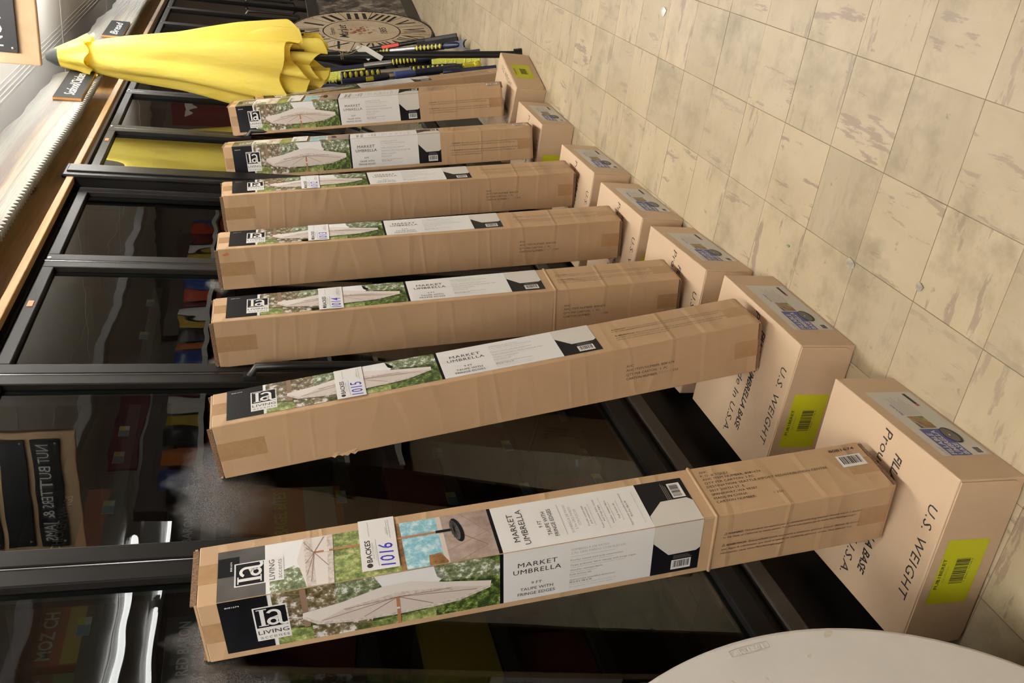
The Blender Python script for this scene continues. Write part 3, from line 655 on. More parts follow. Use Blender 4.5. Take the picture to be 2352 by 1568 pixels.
for txt, a, b0, w in (('AHC', 0.9995, 0.1305, 0.020), ('P. O. # TQLJU', 0.9990, 0.1195, 0.060), ('AHC ITEM NUMBER: 8081674', 0.9990, 0.1085, 0.130), ('QTY PER CARTON: 1 PC', 0.9990, 0.0970, 0.110), ('DESTINATION: SEATTLE IMPORT REDISTRIBUTION CENTER', 0.9985, 0.0855, 0.273),
                   ('2917 200TH ST. E.', 0.9990, 0.0735, 0.079), ('SPANAWAY, WA 98387', 0.9990, 0.0620, 0.100), ('MADE IN CHINA', 0.9990, 0.0505, 0.073), ('CARTON NUMBER:', 0.9995, 0.0390, 0.086)):
    d.text(txt, a, b0-0.0045, w, 0.0066, 'ink', 2)
ship_me = d.mesh('shipping_marks')
d = S_(); d.text('/ 250', 1.125, 0.0355, 0.022, 0.0066, 'ink', 2); tot_me = d.mesh('carton_total')
d = S_()
d.text('8081674', 1.300, 0.126, 0.060, 0.0082, 'ink', 2, off=0.012)
d.barcode(1.305, 0.0755, 1.362, 0.1110, 2, 0, 9)
bar_me = d.mesh('item_barcode')
# ---- face P: plain cardboard with stencilled carton marks
def plain_print(num, total):
    d = P_()
    for txt, b0, w in (('AHC', 0.0895, 0.020), ('AHC ITEM NUMBER: 8081674', 0.0770, 0.131), ('QTY PER CARTON:  1  PC', 0.0640, 0.113), ('CARTON NUMBER:', 0.0515, 0.086)):
        d.text(txt, 1.011, b0, w, 0.0072, 'ink', 1)
    if num: d.text(num, 1.100, 0.0530, 0.026, 0.0062, 'ink_grey', 1, spacing=1.3)
    d.text('/ '+total, 1.131, 0.0525, 0.022, 0.0066, 'ink', 1)
    return d.mesh('carton_marks')
# ---- auction sticker
def sticker(num, dd, skew):
    d = dd()
    s0, s1, t0, t1 = 0.291, 0.360, 0.012, 0.146
    k = skew
    d.poly([(s0, t0), (s1, t0-0.001), (s1+k, t1), (s0+k, t1)], 'paper', 11)
    kw = dict(du=(0, 1), dv=(-1, 0), layer=12)
    d.text('BACKES', s0+0.021, 0.032, 0.058, 0.0105, 'ink', off=0.02, **kw); d.ell((s0+0.0155, 0.024), 0.0055, 0.0055, 'ink', 12)
    d.text('AUCTIONEERS', s0+0.0265, 0.040, 0.042, 0.0035, 'ink_grey', spacing=1.3, **kw); d.rect(s0+0.029, 0.034, s0+0.0296, 0.075, 'ink_pale', 12)
    d.rect(s0+0.0315, 0.020, s0+0.0322, 0.090, 'ink_grey', 12); d.rect(s0+0.021, 0.100, s0+0.0216, 0.140, 'ink_grey', 12); d.rect(s0+0.056, 0.095, s0+0.0566, 0.138, 'ink_grey', 12)
    d.text('QUANTITY', s0+0.0555, 0.100, 0.019, 0.0026, 'ink_grey', **kw)
    d.text('www.backesauction.com', s0+0.0615, 0.088, 0.050, 0.0030, 'ink_grey', **kw)
    if num: d.text(num, s0+0.062, 0.018, 0.058, 0.028, 'blue_pen', shear=0.1, off=0.006, **kw)
    return d.mesh('auction_sticker')
def Rm(az, lean, side):
    # twist about its own axis, then sideways, then back against the glass (degrees)
    az, lean, side = map(math.radians, (az, lean, side))
    Rx = Matrix(((1,0,0),(0,math.cos(lean),math.sin(lean)),(0,-math.sin(lean),math.cos(lean))))
    Ry = Matrix(((math.cos(side),0,math.sin(side)),(0,1,0),(-math.sin(side),0,math.cos(side))))
    return Rx @ Ry @ Matrix.Rotation(az, 3, 'Z')
# corner position, twist, lean, side lean, turned, number on sticker, carton number, total, label
CARTONS = [
 ((1.268, 0.988, 0.183), -3.5, 8.5, 0.8, True, '1016', '', '250', 'nearest long cardboard umbrella carton, two printed sides showing, sticker 1016'),
 ((1.877, 0.915, 0.188), -0.2, 11.6, -0.4, False, '1015', '0247', '250', 'long cardboard umbrella carton with sticker 1015 and a torn rear edge'),
 ((2.352, 1.002, 0.183), -1.7, 7.4, 1.3, False, '1014', '', '1363', 'long cardboard umbrella carton with sticker 1014 and carton total 1363'),
 ((2.872, 1.003, 0.183), -1.0, 7.3, 1.8, False, '1013', '0107', '250', 'long cardboard umbrella carton with sticker 1013 and a red smear near its top'),
 ((3.427, 1.002, 0.176), -2.6, 7.1, 0.3, False, '1012', '0111', '250', 'long cardboard umbrella carton with sticker 1012, just before the black post'),
 ((4.024, 0.974, 0.198), 6.9, 9.15, 5.1, True, '', '', '250', 'long umbrella carton just beyond the black post, its picture side towards the camera'),
 ((4.567, 0.916, 0.215), 1.9, 11.2, 10.8, True, '', '', '250', 'long umbrella carton standing on the base box with the yellow front label'),
 ((5.172, 0.952, 0.042), 2.0, 9.7, -6.0, False, '', '', '250', 'mostly hidden umbrella carton leaning between the yellow umbrella and the next carton'),
]
for (p0, az, le, si, turned, num, cn, tot, lab) in CARTONS:
    R = Rm(az, le, si)
    ctr = Vector(p0) + R @ Vector((CW/2, CW/2, 0))
    mw = Matrix.Translation(ctr) @ R.to_4x4()
    if turned: mw = mw @ Matrix.Rotation(-PI/2, 4, 'Z')
    t = thing('umbrella_carton', lab, 'carton', mw, group='umbrella cartons leaning on the freezer doors')
    obj('carton_body', carton_me, t); obj('flap', flap_top, t); obj('flap', flap_bot, t); [obj('tape_strip', q, t) for q in tape_mes]
    obj('front_print', front_me, t); obj('side_print', side_me, t); obj('warning_text', warn_me, t); obj('shipping_marks', ship_me, t); obj('item_barcode', bar_me, t); obj('carton_total', tot_me, t); obj('carton_marks', plain_print(cn, tot), t)
    if num: obj('auction_sticker', sticker(num, S_ if turned else F, 0.004 if turned else 0.002), t)
    elif turned: obj('auction_sticker', sticker('', S_, 0.003), t)
    if num in ('1016', '1014'):      # a fold runs right round the carton
        cr = MB(); e = CW/2; zc = CL-0.983
        for zz, oo in ((zc-0.004, 0.0004), (zc, 0.0022), (zc+0.004, 0.0004)): pass
        ring = [[(sx*(e+oo), sy*(e+oo), zz) for sx, sy in ((-1, -1), (1, -1), (1, 1), (-1, 1))] for zz, oo in ((zc-0.005, 0.0002), (zc-0.001, 0.0022), (zc+0.001, 0.0022), (zc+0.004, 0.0002))]
        for ra, rb in zip(ring[:-1], ring[1:]):
            for k in range(4): cr.add([ra[k], ra[(k+1) % 4], rb[(k+1) % 4], rb[k]], [(0, 1, 2, 3)], 'carton')
        cr.build('fold_ridge', t)
    if num == '1015':
        tb = MB()
        for k in range(9):
            z = CL-0.30+random.uniform(-0.03, 0.03); y = CW/2-0.004-random.uniform(0, 0.01)
            tb.add([(-CW/2-0.0006, y, z), (-CW/2-0.006, y+0.006, z+0.012), (-CW/2-0.0006, y+0.003, z+0.022), (-CW/2-0.0002, y+0.006, z+0.008)], [(0,1,2),(0,3,1),(1,3,2),(0,2,3)], 'carton')
        tb.build('torn_edge', t)
    if num == '1013':
        M['red_chalk'] = plain('red_smear', (0.5, 0.16, 0.08), 0.8)
        dd = P_(); dd.poly([(0.012, 0.128), (0.030, 0.134), (0.034, 0.125), (0.016, 0.122)], 'red_chalk', 1); dd.build('red_smear', t)

# ================================================================ umbrella-base boxes
BX, BY, BZ = 0.427, 0.413, 0.1578
bb = MB()
bb.box((-BX/2, -BY/2, 0.0), (BX/2, BY/2, BZ), 'kraft', bev=0.0025)
base_me = bb.mesh('box_body')
fl = MB()      # end flap on the near face: a rounded cardboard plate, and the dark gap under its edge
r = 0.03
pts = [(-BY/2+0.004, 0.012), (-BY/2+0.004, BZ-0.004), (BY/2-0.004, BZ-0.004), (BY/2-0.004, 0.012)]
rp = []
for cx, a0 in ((-BY/2+0.004+r, PI), (BY/2-0.004-r, 1.5*PI)):
    for k in range(7): rp.append((cx+r*math.cos(a0+k*PI/12), 0.004+r+r*math.sin(a0+k*PI/12)))
rp += [(BY/2-0.004, BZ-0.003), (-BY/2+0.004, BZ-0.003)]
fl.prism(rp, 0, -BX/2-0.0035, -BX/2-0.0006, 'kraft')
flap_me = fl.mesh('end_flap')
d = Decal((-BX/2, -BY/2, BZ), (1, 0, 0), (0, 1, 0))
UT = dict(du=(0, 1), dv=(-1, 0), layer=0)
tops = []
for body, e0, g0, w, cap, kw in (('U.S. WEIGHT', 0.050, 0.086, 0.226, 0.027, dict(shear=0.12, spacing=1.1)), ('FILLABLE UMBRELLA BASE', 0.177, 0.048, 0.302, 0.024, dict(shear=0.25, off=0.022)), ('Proudly Made In U.S.A.', 0.226, 0.014, 0.376, 0.027, dict(shear=0.12))):
    d = Decal((-BX/2, -BY/2, BZ), (1, 0, 0), (0, 1, 0)); d.text(body, e0, g0, w, cap, 'ink', **kw, **UT); tops.append(d.mesh('top_lettering'))
d = Decal((-BX/2, -BY/2, 0), (1, 0, 0), (0, 0, 1))
d.rect(0.085, 0.010, 0.355, 0.128, 'label_white', 0)
d.rect(0.086, 0.056, 0.190, 0.108, 'blue_print', 1)
d.text('U.S. WEIGHT', 0.090, 0.112, 0.032, 0.006, 'ink_grey', 1)
d.text('FILLABLE', 0.089, 0.0915, 0.084, 0.0125, 'label_white', 2, off=0.02, shear=0.1); d.text('UMBRELLA', 0.089, 0.0755, 0.094, 0.0125, 'label_white', 2, off=0.02, shear=0.1); d.text('BASE', 0.089, 0.0605, 0.044, 0.0115, 'label_white', 2, off=0.02, shear=0.1)
d.ell((0.163, 0.047), 0.031, 0.0185, 'black_gloss', 3); d.ell((0.163, 0.050), 0.027, 0.0145, 'black_grey', 4); d.ell((0.163, 0.052), 0.003, 0.002, 'label_white', 5)
d.rect(0.194, 0.058, 0.244, 0.098, 'rock', 1); d.poly([(0.194, 0.082), (0.244, 0.098), (0.194, 0.098)], 'patio', 2); d.poly([(0.215, 0.058), (0.244, 0.058), (0.244, 0.085)], 'leaves_lt', 2); d.poly([(0.194, 0.09), (0.23, 0.098), (0.194, 0.098)], 'leaves', 3)
d.text('FEATURES', 0.250, 0.099, 0.047, 0.006, 'blue_print', 1, off=0.012)
for k in range(7): d.rect(0.250, 0.092-0.0065*k, 0.250+(0.075, 0.068, 0.08, 0.06, 0.07, 0.078, 0.05)[k], 0.0935-0.0065*k, 'ink_pale', 1)
d.rect(0.289, 0.028, 0.346, 0.036, 'ink', 1); d.rect(0.289, 0.028, 0.299, 0.036, 'red_print', 2)
d.barcode(0.089, 0.018, 0.116, 0.040, 1, 0, 4)
flabel_me = d.mesh('product_label')
d = Decal((-BX/2-0.0036, BY/2, 0), (0, -1, 0), (0, 0, 1))
g = lambda v: BY-v
d.poly([(g(0.300), 0.033), (g(0.142), 0.033), (g(0.140), 0.036), (g(0.140), 0.133), (g(0.300), 0.134)], 'yellow_label', 0)
d.text('FUB1BERET', g(0.262), 0.120, 0.076, 0.0085, 'ink', 1, off=0.01); d.text('Black Umbrella Base', g(0.245), 0.110, 0.040, 0.0035, 'ink_grey', 1)
rnd = random.Random(2); x = g(0.25)
while x < g(0.187):
    w = rnd.choice((0.0009, 0.0009, 0.0018, 0.0026)); d.rect(x, 0.062, x+w, 0.096, 'ink', 1); x += w+rnd.choice((0.0009, 0.0017))
d.text('7 45001 11736 0', g(0.248), 0.056, 0.06, 0.004, 'ink', 1)
ylabel_me = d.mesh('yellow_label')
BASES = [
 ((1.156, 0.897), 2.5, 0, 'nearest flat cardboard umbrella-base box, with the yellow label on its near end in full view'),
 ((1.737, 0.911), -0.5, 0, 'flat cardboard umbrella-base box second from the camera, most of its yellow label in view'),
 ((2.269, 0.937), 2.9, 0, 'flat cardboard umbrella-base box third from the camera, its top print reading Pro above the label'),
 ((2.771, 0.958), 1.4, 0, 'flat cardboard umbrella-base box fourth from the camera, a sliver of yellow label showing'),
 ((3.280, 0.958), 0.8, 0, 'flat cardboard umbrella-base box fifth from the camera, just before the black post'),
 ((4.016, 0.960), -0.9, 0, 'flat cardboard umbrella-base box second from the far end, beyond the black post'),
 ((4.508, 0.905), -13.8, 1, 'farthest flat cardboard umbrella-base box, its yellow label facing the aisle'),
]
for (x, y), a, turned, lab in BASES:
    R = Matrix.Rotation(math.radians(a), 4, 'Z')
    w, dpt = (BX, BY) if not turned else (BY, BX)
    ctr = Vector((x, y, 0)) + (R @ Vector((w/2, dpt/2, 0)))
    mw = Matrix.Translation(ctr) @ R
    if turned: mw = mw @ Matrix.Rotation(PI/2, 4, 'Z')
    t = thing('umbrella_base_box', lab, 'box', mw, group='umbrella-base boxes on the floor along the freezers')
    obj('box_body', base_me, t); obj('end_flap', flap_me, t); [obj('top_lettering', q, t) for q in tops]; obj('product_label', flabel_me, t); obj('yellow_label', ylabel_me, t)
# ================================================================ round white folding table, leaning on the freezer
def tilt(az, lean):
    # local x to the right along the face, local y up the face, local z out of the face
    az, lean = math.radians(az), math.radians(lean)
    n = Vector((-math.sin(az)*math.cos(lean), -math.cos(az)*math.cos(lean), math.sin(lean)))
    a = Vector((0, 0, 1)).cross(n).normalized(); b = n.cross(a)
    return Matrix((a, b, n)).transposed().to_4x4()
def plastic():
    m, nt, b = nodes_of('white_plastic')
    n = noise(nt, 7, 6, 0.7)
    r = ramp(nt, n.outputs[0], [(0.36, (0.61, 0.58, 0.54)), (0.62, (0.64, 0.61, 0.57)), (0.76, (0.57, 0.53, 0.45))])
    nt.links.new(r.outputs[0], b.inputs['Base Color']); b.inputs['Roughness'].default_value = 0.38
    n2 = noise(nt, 600, 2); bump(nt, n2.outputs[0], 0.06, 0.002, b)
    return m
M['plastic'] = plastic(); M['grey_steel'] = plain('grey_steel', (0.25, 0.25, 0.26), 0.4, 0.6)
M['stain'] = plain('stain_brown', (0.55, 0.51, 0.42), 0.5, var=0.1, vscale=200); M['grime'] = plain('plastic_grime', (0.40, 0.37, 0.31), 0.6)
RT = 0.608
mw = tilt(8, 9); mw.translation = (0.412, 1.180, 0.607)
t = thing('round_folding_table', 'round white plastic folding table stood on its edge against the freezer', 'table', mw)
MB().lathe([(RT-0.03, -0.045), (RT-0.006, -0.043), (RT, -0.035), (RT, -0.008), (RT-0.004, -0.002), (RT-0.010, 0.0)], 'plastic', 128).build('tabletop', t)
lg = MB(); ang = math.radians(29); cx, cy = 0.477*math.cos(ang)*1.0, 0.477*math.sin(ang)
d = Decal((0, 0, 0.0), (1, 0, 0), (0, 1, 0), 0.0004)
# embossed maker's plate near the rim: raised outline and letters
pc = Vector((0.5825, 0.038)); tang = Vector((-0.068, 0.998)); nor = Vector((-0.998, -0.068))
def tp(x, y): return (pc.x+tang.x*x+nor.x*y, pc.y+tang.y*x+nor.y*y)
em = MB()
def ridge(p, q, w=0.0014, h=0.0009):
    p, q = Vector(p), Vector(q); dd = (q-p).normalized(); n = Vector((-dd.y, dd.x))*w/2
    v = [(*(p+n), 0.0001), (*(q+n), 0.0001), (*(q-n), 0.0001), (*(p-n), 0.0001), (*p, h), (*q, h)]
    em.add(v, [(0,1,5,4), (2,3,4,5), (1,2,5), (3,0,4)], 'grime')
outl = [tp(-0.036, -0.0055), tp(-0.036, 0.0060), tp(-0.012, 0.0072), tp(0.012, 0.0072), tp(0.036, 0.0060), tp(0.036, -0.0055), tp(0.012, -0.0068), tp(-0.012, -0.0068)]
for p, q in zip(outl, outl[1:]+outl[:1]): ridge(p, q)
em.build('embossed_frame', t)
vs, fs, x0, x1 = glyphs('LIFETIME', 0, 0.015, 1.0)
k = 0.054/(x1-x0)
em = MB(); n0 = len(vs)
pts = [tp((x-(x0+x1)/2)*k, y*k*0.85-0.003) for x, y in vs]
vv = [(p[0], p[1], 0.0011) for p in pts] + [(p[0], p[1], -0.0002) for p in pts]
edges = {}
for f in fs:
    for a, b in zip(f, f[1:]+f[:1]): edges[(a, b)] = edges.get((a, b), 0)+1
sides = [(a, b, b+n0, a+n0) for (a, b) in edges if (b, a) not in edges]
em.add(vv, list(fs)+sides, 'plastic'); em.build('embossed_letters', t)
for x, y, a, b in ((0.581, -0.11, 0.006, 0.012), (0.548, -0.057, 0.003, 0.005), (0.523, 0.033, 0.004, 0.002), (0.53, 0.09, 0.004, 0.002)):
    dd = Decal((0, 0, 0), (1, 0, 0), (0, 1, 0)); dd.ell((x, y), a, b, 'stain', 0, 10, 0.6); dd.build('stain', t)
for s in (-1, 1):
    MB().tube([(s*0.2, -0.42, -0.055), (s*0.2, 0.42, -0.055)], 0.012, 'grey_steel', 8).build('folded_leg', t)
    MB().tube([(-0.25, s*0.42, -0.055), (0.25, s*0.42, -0.055)], 0.012, 'grey_steel', 8).build('folded_leg', t)

# ================================================================ closed yellow umbrella
def fabric():
    m, nt, b = nodes_of('yellow_fabric')
    n = noise(nt, 5, 4, 0.6)
    r = ramp(nt, n.outputs[0], [(0.3, (0.95, 0.77, 0.13)), (0.7, (0.96, 0.82, 0.19))])
    nt.links.new(r.outputs[0], b.inputs['Base Color']); b.inputs['Roughness'].default_value = 0.75
    b.inputs['Specular IOR Level'].default_value = 0.2
    w = noise(nt, 9, 4, 0.6, (1, 1, 0.35)); bump(nt, w.outputs[0], 0.5, 0.03, b)
    tr = N(nt, 'ShaderNodeBsdfTranslucent'); tr.inputs[0].default_value = (0.95, 0.72, 0.06, 1)
    mx = N(nt, 'ShaderNodeMixShader'); mx.inputs[0].default_value = 0.22
    out = nt.nodes['Material Output']; nt.links.new(b.outputs[0], mx.inputs[1]); nt.links.new(tr.outputs[0], mx.inputs[2]); nt.links.new(mx.outputs[0], out.inputs[0])
    return m
M['yellow'] = fabric()
M['black_metal'] = plain('black_pole', (0.010, 0.010, 0.011), 0.35)
M['cap_grey'] = plain('cap_plastic', (0.05, 0.055, 0.055), 0.3)
M['string'] = plain('string', (0.35, 0.27, 0.16), 0.9)
M['tag_card'] = plain('tag_card', (0.78, 0.77, 0.74), 0.6)
ub, ut = Vector((5.057, 0.829, 0.0)), Vector((5.45, 1.134, 2.484))
ax = (ut-ub).normalized(); UL = (ut-ub).length
yv = Vector((0, 1, 0)); yv = (yv-ax*yv.dot(ax)).normalized(); xv = yv.cross(ax)
mw = Matrix((xv, yv, ax)).transposed().to_4x4(); mw.translation = ub
um = thing('closed_umbrella', 'closed yellow market umbrella standing on its black pole beyond the cartons', 'umbrella', mw)
MB().tube([(0, 0, 0.012), (0, 0, UL-0.09)], 0.019, 'black_metal', 16).build('pole', um)
MB().lathe([(0.034, 0.0), (0.030, 0.04)], 'black_metal', 16).build('foot_cap', um).hide_render = False
MB().lathe([(0.052, UL-0.075), (0.046, UL-0.05), (0.022, UL-0.008), (0.012, UL), (0.001, UL+0.002)], 'cap_grey', 24).build('finial', um)
def sheet(name, prof, amp, folds, phase, twist, ez, n=120, hemf=None, seedv=0, shift=0.0):
    """pleated cloth tube: prof = [(z, radius)], ez = squeeze of x (depth) relative to y"""
    rnd = random.Random(seedv)
    vs, fs = [], []
    ph = [rnd.uniform(-0.5, 0.5) for _ in range(6)]
    m_ = len(prof)
    for i, (z, r) in enumerate(prof):
        f = i/(m_-1)
        for k in range(n):
            w = 2*PI*k/n
            c = math.cos(folds*w+phase+twist*f)
            pl = amp*f**0.8*(abs(c)**1.6*1.9-1.0)
            pl += 0.10*f*math.sin(2*w+ph[0]+1.3*f) + 0.06*f*math.sin(3*w+ph[1]-2*f)
            rr = r*(1+pl)
            dz = hemf(w)*f**3 if hemf else 0
            vs.append((rr*math.cos(w)*ez, rr*math.sin(w)+shift*f, z+dz))
    for i in range(m_-1):
        for k in range(n): fs.append((i*n+k, i*n+(k+1) % n, (i+1)*n+(k+1) % n, (i+1)*n+k))
    return MB().add(vs, fs, 'yellow', True).build(name, um)
def lerp_prof(pts, n):
    out = []
    z0, z1 = pts[0][0], pts[-1][0]
    for k in range(n+1):
        z = z0+(z1-z0)*k/n
        for (za, ra), (zb, rb) in zip(pts[:-1], pts[1:]):
            if min(za, zb)-1e-9 <= z <= max(za, zb)+1e-9:
                u = (z-za)/(zb-za); out.append((z, ra+(rb-ra)*u)); break
    return out
q = UL
hem = lambda w: 0.05*math.sin(w) + 0.03*math.sin(4*w+1) + 0.02*math.sin(7*w)
sheet('canopy', lerp_prof([(q-0.17, 0.060), (q-0.30, 0.092), (q-0.42, 0.112), (q-0.70, 0.142), (q-1.0, 0.200), (q-1.26, 0.238)], 40), 0.23, 3, 0.6, 1.3, 0.62, hemf=hem, seedv=3, shift=0.068)
sheet('inner_fold', lerp_prof([(q-0.95, 0.10), (q-1.20, 0.17), (q-1.34, 0.18)], 14), 0.36, 5, 0.1, 0.5, 0.62, hemf=lambda w: -0.04*math.sin(5*w)-0.03*math.sin(w), seedv=8, shift=0.05)
sheet('inner_fold', lerp_prof([(q-1.0, 0.06), (q-1.30, 0.11), (q-1.43, 0.115)], 12), 0.42, 4, 1.4, 0.8, 0.7, hemf=lambda w: 0.05*math.sin(4*w+2), seedv=12, shift=0.03)
sheet('vent_cap', lerp_prof([(q-0.062, 0.050), (q-0.10, 0.062), (q-0.18, 0.090), (q-0.245, 0.122)], 14), 0.12, 4, 0.2, 0.3, 0.85, hemf=lambda w: 0.014*math.cos(8*w), seedv=5)
for k in range(8):
    w = 2*PI*k/8+0.3
    r1 = 0.13
    MB().tube([(0.03*math.cos(w), 0.03*math.sin(w), q-0.2), (r1*0.6*math.cos(w), r1*math.sin(w), q-1.36)], 0.006, 'black_metal', 6).build('rib', um)
def tied_tag(z0, a, ln, rot):
    d0 = Vector((-math.cos(a)*0.05, -math.sin(a)*0.05, 0))
    MB().tube([(-0.021, -0.004, z0), (-0.05, -0.02, z0-0.05), d0+Vector((-0.02, 0, z0-0.10))], 0.0014, 'string', 5).build('tag_string', um)
    mt = Matrix.Translation(d0+Vector((-0.025, 0, z0-0.10))) @ Matrix.Rotation(rot, 4, 'X')
    tg = MB(); tg.box((-0.0006, -0.014, -ln), (0.0006, 0.014, -0.012), 'tag_card', mt)
    tg.box((-0.0006, -0.010, -0.012), (0.0006, 0.010, 0.0), 'tag_card', mt)
    o = tg.build('hang_tag', um)
for zz, yy in ((0.985, 0.0), (0.975, 0.0)):
    MB().tube([(0.021*math.cos(2*PI*k/10), 0.021*math.sin(2*PI*k/10), zz) for k in range(11)], 0.0018, 'string', 5).build('tag_string', um)
tied_tag(1.0, 2.0, 0.095, 0.75); tied_tag(0.97, 1.6, 0.125, 0.55)
MB().tube([(-0.02, -0.01, 0.98), (-0.02, -0.05, 1.02), (-0.02, -0.12, 1.0)], 0.0014, 'string', 5).build('tag_string', um)

# ================================================================ brooms and snow brushes
M['navy'] = plain('navy_plastic', (0.012, 0.016, 0.05), 0.35); M['grip_yellow'] = plain('yellow_rubber', (0.62, 0.55, 0.03), 0.5)
M['silver'] = plain('silver_shaft', (0.55, 0.55, 0.55), 0.32, 0.9); M['bristle'] = plain('yellow_bristle', (0.70, 0.72, 0.13), 0.8, var=0.35, vscale=160)
M['bristle_black'] = plain('black_bristle', (0.012, 0.012, 0.014), 0.8, var=0.5, vscale=160); M['red_plastic'] = plain('red_plastic', (0.55, 0.03, 0.02), 0.4)
M['blue_pack'] = plain('blue_plastic', (0.06, 0.10, 0.34), 0.3)
def tool(name, label, top, bot, segs, flip=1):
    top, bot = Vector(top), Vector(bot)
    a = (top-bot).normalized(); L = (top-bot).length
    y = Vector((-1, -0.25, 0)); y = (y-a*y.dot(a)).normalized(); x = y.cross(a)      # local y faces the camera
    mw = Matrix((x, y, a)).transposed().to_4x4(); mw.translation = bot
    t = thing(name, label, 'brush', mw, group='snow brushes and brooms leaning beyond the cartons')
    for kind, f0, f1 in segs:
        z1, z0 = L*(1-f0), L*(1-f1)
        if kind == 'shaft': MB().tube([(0, 0, z0), (0, 0, z1)], 0.017, 'silver', 12).build('shaft', t)
        elif kind == 'navy': MB().tube([(0, 0, z0), (0, 0, z0+0.02), (0, 0, z1-0.02), (0, 0, z1)], [0.014, 0.021, 0.021, 0.014], 'navy', 12).build('sleeve', t)
        elif kind == 'black': MB().tube([(0, 0, z0), (0, 0, z1)], 0.016, 'black_metal', 12).build('shaft', t)
        elif kind == 'red': MB().box((-0.012, 0.012, z0), (0.012, 0.02, z1), 'red_plastic', bev=0.003).build('red_clip', t)
        elif kind == 'pack': MB().tube([(0, 0, z0), (0, 0, z0+0.02), (0, 0, z1)], [0.016, 0.024, 0.024], 'blue_pack', 12).build('blue_collar', t)
        elif kind == 'knob':
            MB().tube([(0, 0, z0), (0, 0, z1)], 0.02, 'grip_yellow', 12).build('yellow_collar', t)
            MB().lathe([(0.001, 0.030), (0.022, 0.026), (0.026, 0.012), (0.024, 0.0)], 'grip_yellow', 14, Matrix.Translation((0.0, 0, z0-0.02)) @ Matrix.Rotation(-PI/2, 4, 'X')).build('knob', t)
        elif kind == 'button': MB().box((-0.013, 0.016, z0), (0.013, 0.026, z1), 'grip_yellow', bev=0.004).build('button', t)
        elif kind == 'grip':
            MB().tube([(0, 0, z0), (0, 0, z1)], 0.023, 'navy', 12).build('grip', t)
            n = 7
            for k in range(n):
                zc = z0+(z1-z0)*(k+0.5)/n; h = (z1-z0)/n*0.32
                MB().lathe([(0.001, -0.006), (0.75, -0.004), (1.0, 0.0), (0.75, 0.004), (0.001, 0.006)], 'grip_yellow', 12, Matrix.Translation((0, 0.021, zc)) @ Matrix.Rotation(PI/2, 4, 'X') @ Matrix.Diagonal((0.019, h, 1, 1))).build('grip_pad', t)
        elif kind in ('head', 'bhead'):
            mt = 'bristle' if kind == 'head' else 'bristle_black'
            MB().box((flip*0.0-0.014, -0.010, z0), (0.014, 0.014, z1), 'navy' if kind == 'head' else 'black_metal', bev=0.004).build('brush_block', t)
            b = MB(); rnd = random.Random(len(label))
            nx = 26
            for k in range(nx):
                zc = z0+(z1-z0)*(k+0.5)/nx
                for j in (-1, 0, 1):
                    e = rnd.uniform(-0.006, 0.006)
                    b.add([(0.012*flip, j*0.009-0.004, zc-0.009), (0.012*flip, j*0.009+0.004, zc-0.009), (0.012*flip, j*0.009, zc+0.009), ((0.075+rnd.uniform(-0.008, 0.008))*flip, j*0.013+e, zc+e*1.5)], [(0,1,3),(1,2,3),(2,0,3)], mt)
            o = b.build('bristles', t); o['kind'] = 'stuff'
            MB().box((min(0.012*flip, 0.058*flip), -0.013, z0+0.004), (max(0.012*flip, 0.058*flip), 0.013, z1-0.004), mt).build('bristle_core', t)
        elif kind == 'blade':
            MB().prism([(-0.02, z0), (0.02, z0+0.01), (0.012, z1), (-0.012, z1)], 1, -0.006, 0.006, 'navy').build('scraper_blade', t)
        elif kind == 'fork':
            MB().prism([(-0.03, z0), (-0.018, z0+0.02), (0.0, z0+0.025), (0.018, z0+0.02), (0.03, z0), (0.022, z1), (-0.022, z1)], 1, -0.009, 0.009, 'navy').build('forked_end', t)
    return t
fr = lambda a, b, L: tuple((x-a)/(b-a) for x in L)
def segs(a, b, lst): return [(k, (p-a)/(b-a), (q_-a)/(b-a)) for k, p, q_ in lst]
tool('snow_broom', 'black bristled push broom leaning against the big clock', (6.86, 1.22, 0.725), (6.61, 0.993, 0.03), segs(810, 1053, [('black', 810, 980), ('red', 880, 920), ('bhead', 960, 1053)]), 1)
tool('snow_brush', 'navy snow brush with silver shaft and forked end, in front of the clock', (6.90, 1.22, 0.61), (6.28, 0.995, 0.03), segs(845, 1075, [('grip', 845, 901), ('shaft', 901, 963), ('grip', 963, 1024), ('navy', 1024, 1060), ('fork', 1050, 1075)]), 1)
tool('snow_brush', 'navy snow brush whose yellow bristled head rests near the umbrella hem', (6.02, 1.20, 0.985), (5.80, 0.954, 0.05), segs(742, 1113, [('head', 742, 837), ('shaft', 837, 903), ('grip', 903, 963), ('navy', 960, 1000), ('head', 998, 1113)]), 1)
tool('snow_brush', 'navy snow brush with two yellow ribbed grips, behind the hang tags', (5.66, 1.15, 0.93), (5.84, 1.045, 0.05), segs(780, 1060, [('grip', 785, 859), ('shaft', 859, 921), ('grip', 921, 989), ('navy', 985, 1020), ('blade', 1015, 1060)]), 1)
tool('snow_brush', 'navy snow brush with a round yellow knob at its foot', (5.62, 1.18, 0.915), (5.78, 1.035, 0.06), segs(777, 1088, [('navy', 777, 881), ('button', 828, 845), ('shaft', 881, 894), ('pack', 894, 940), ('navy', 940, 1050), ('knob', 1054, 1078)]), 1)
tool('ice_scraper', 'flat navy scraper with yellow bristles beside the hidden carton', (5.52, 1.05, 0.33), (5.47, 0.985, 0.02), segs(1020, 1138, [('navy', 1020, 1060), ('head', 1050, 1138)]), 1)
tool('snow_brush', 'navy plastic brush handle below the yellow umbrella hem', (5.34, 1.17, 1.10), (5.62, 1.10, 0.10), segs(705, 1000, [('pack', 705, 748), ('navy', 748, 860), ('black', 855, 1000)]), 1)

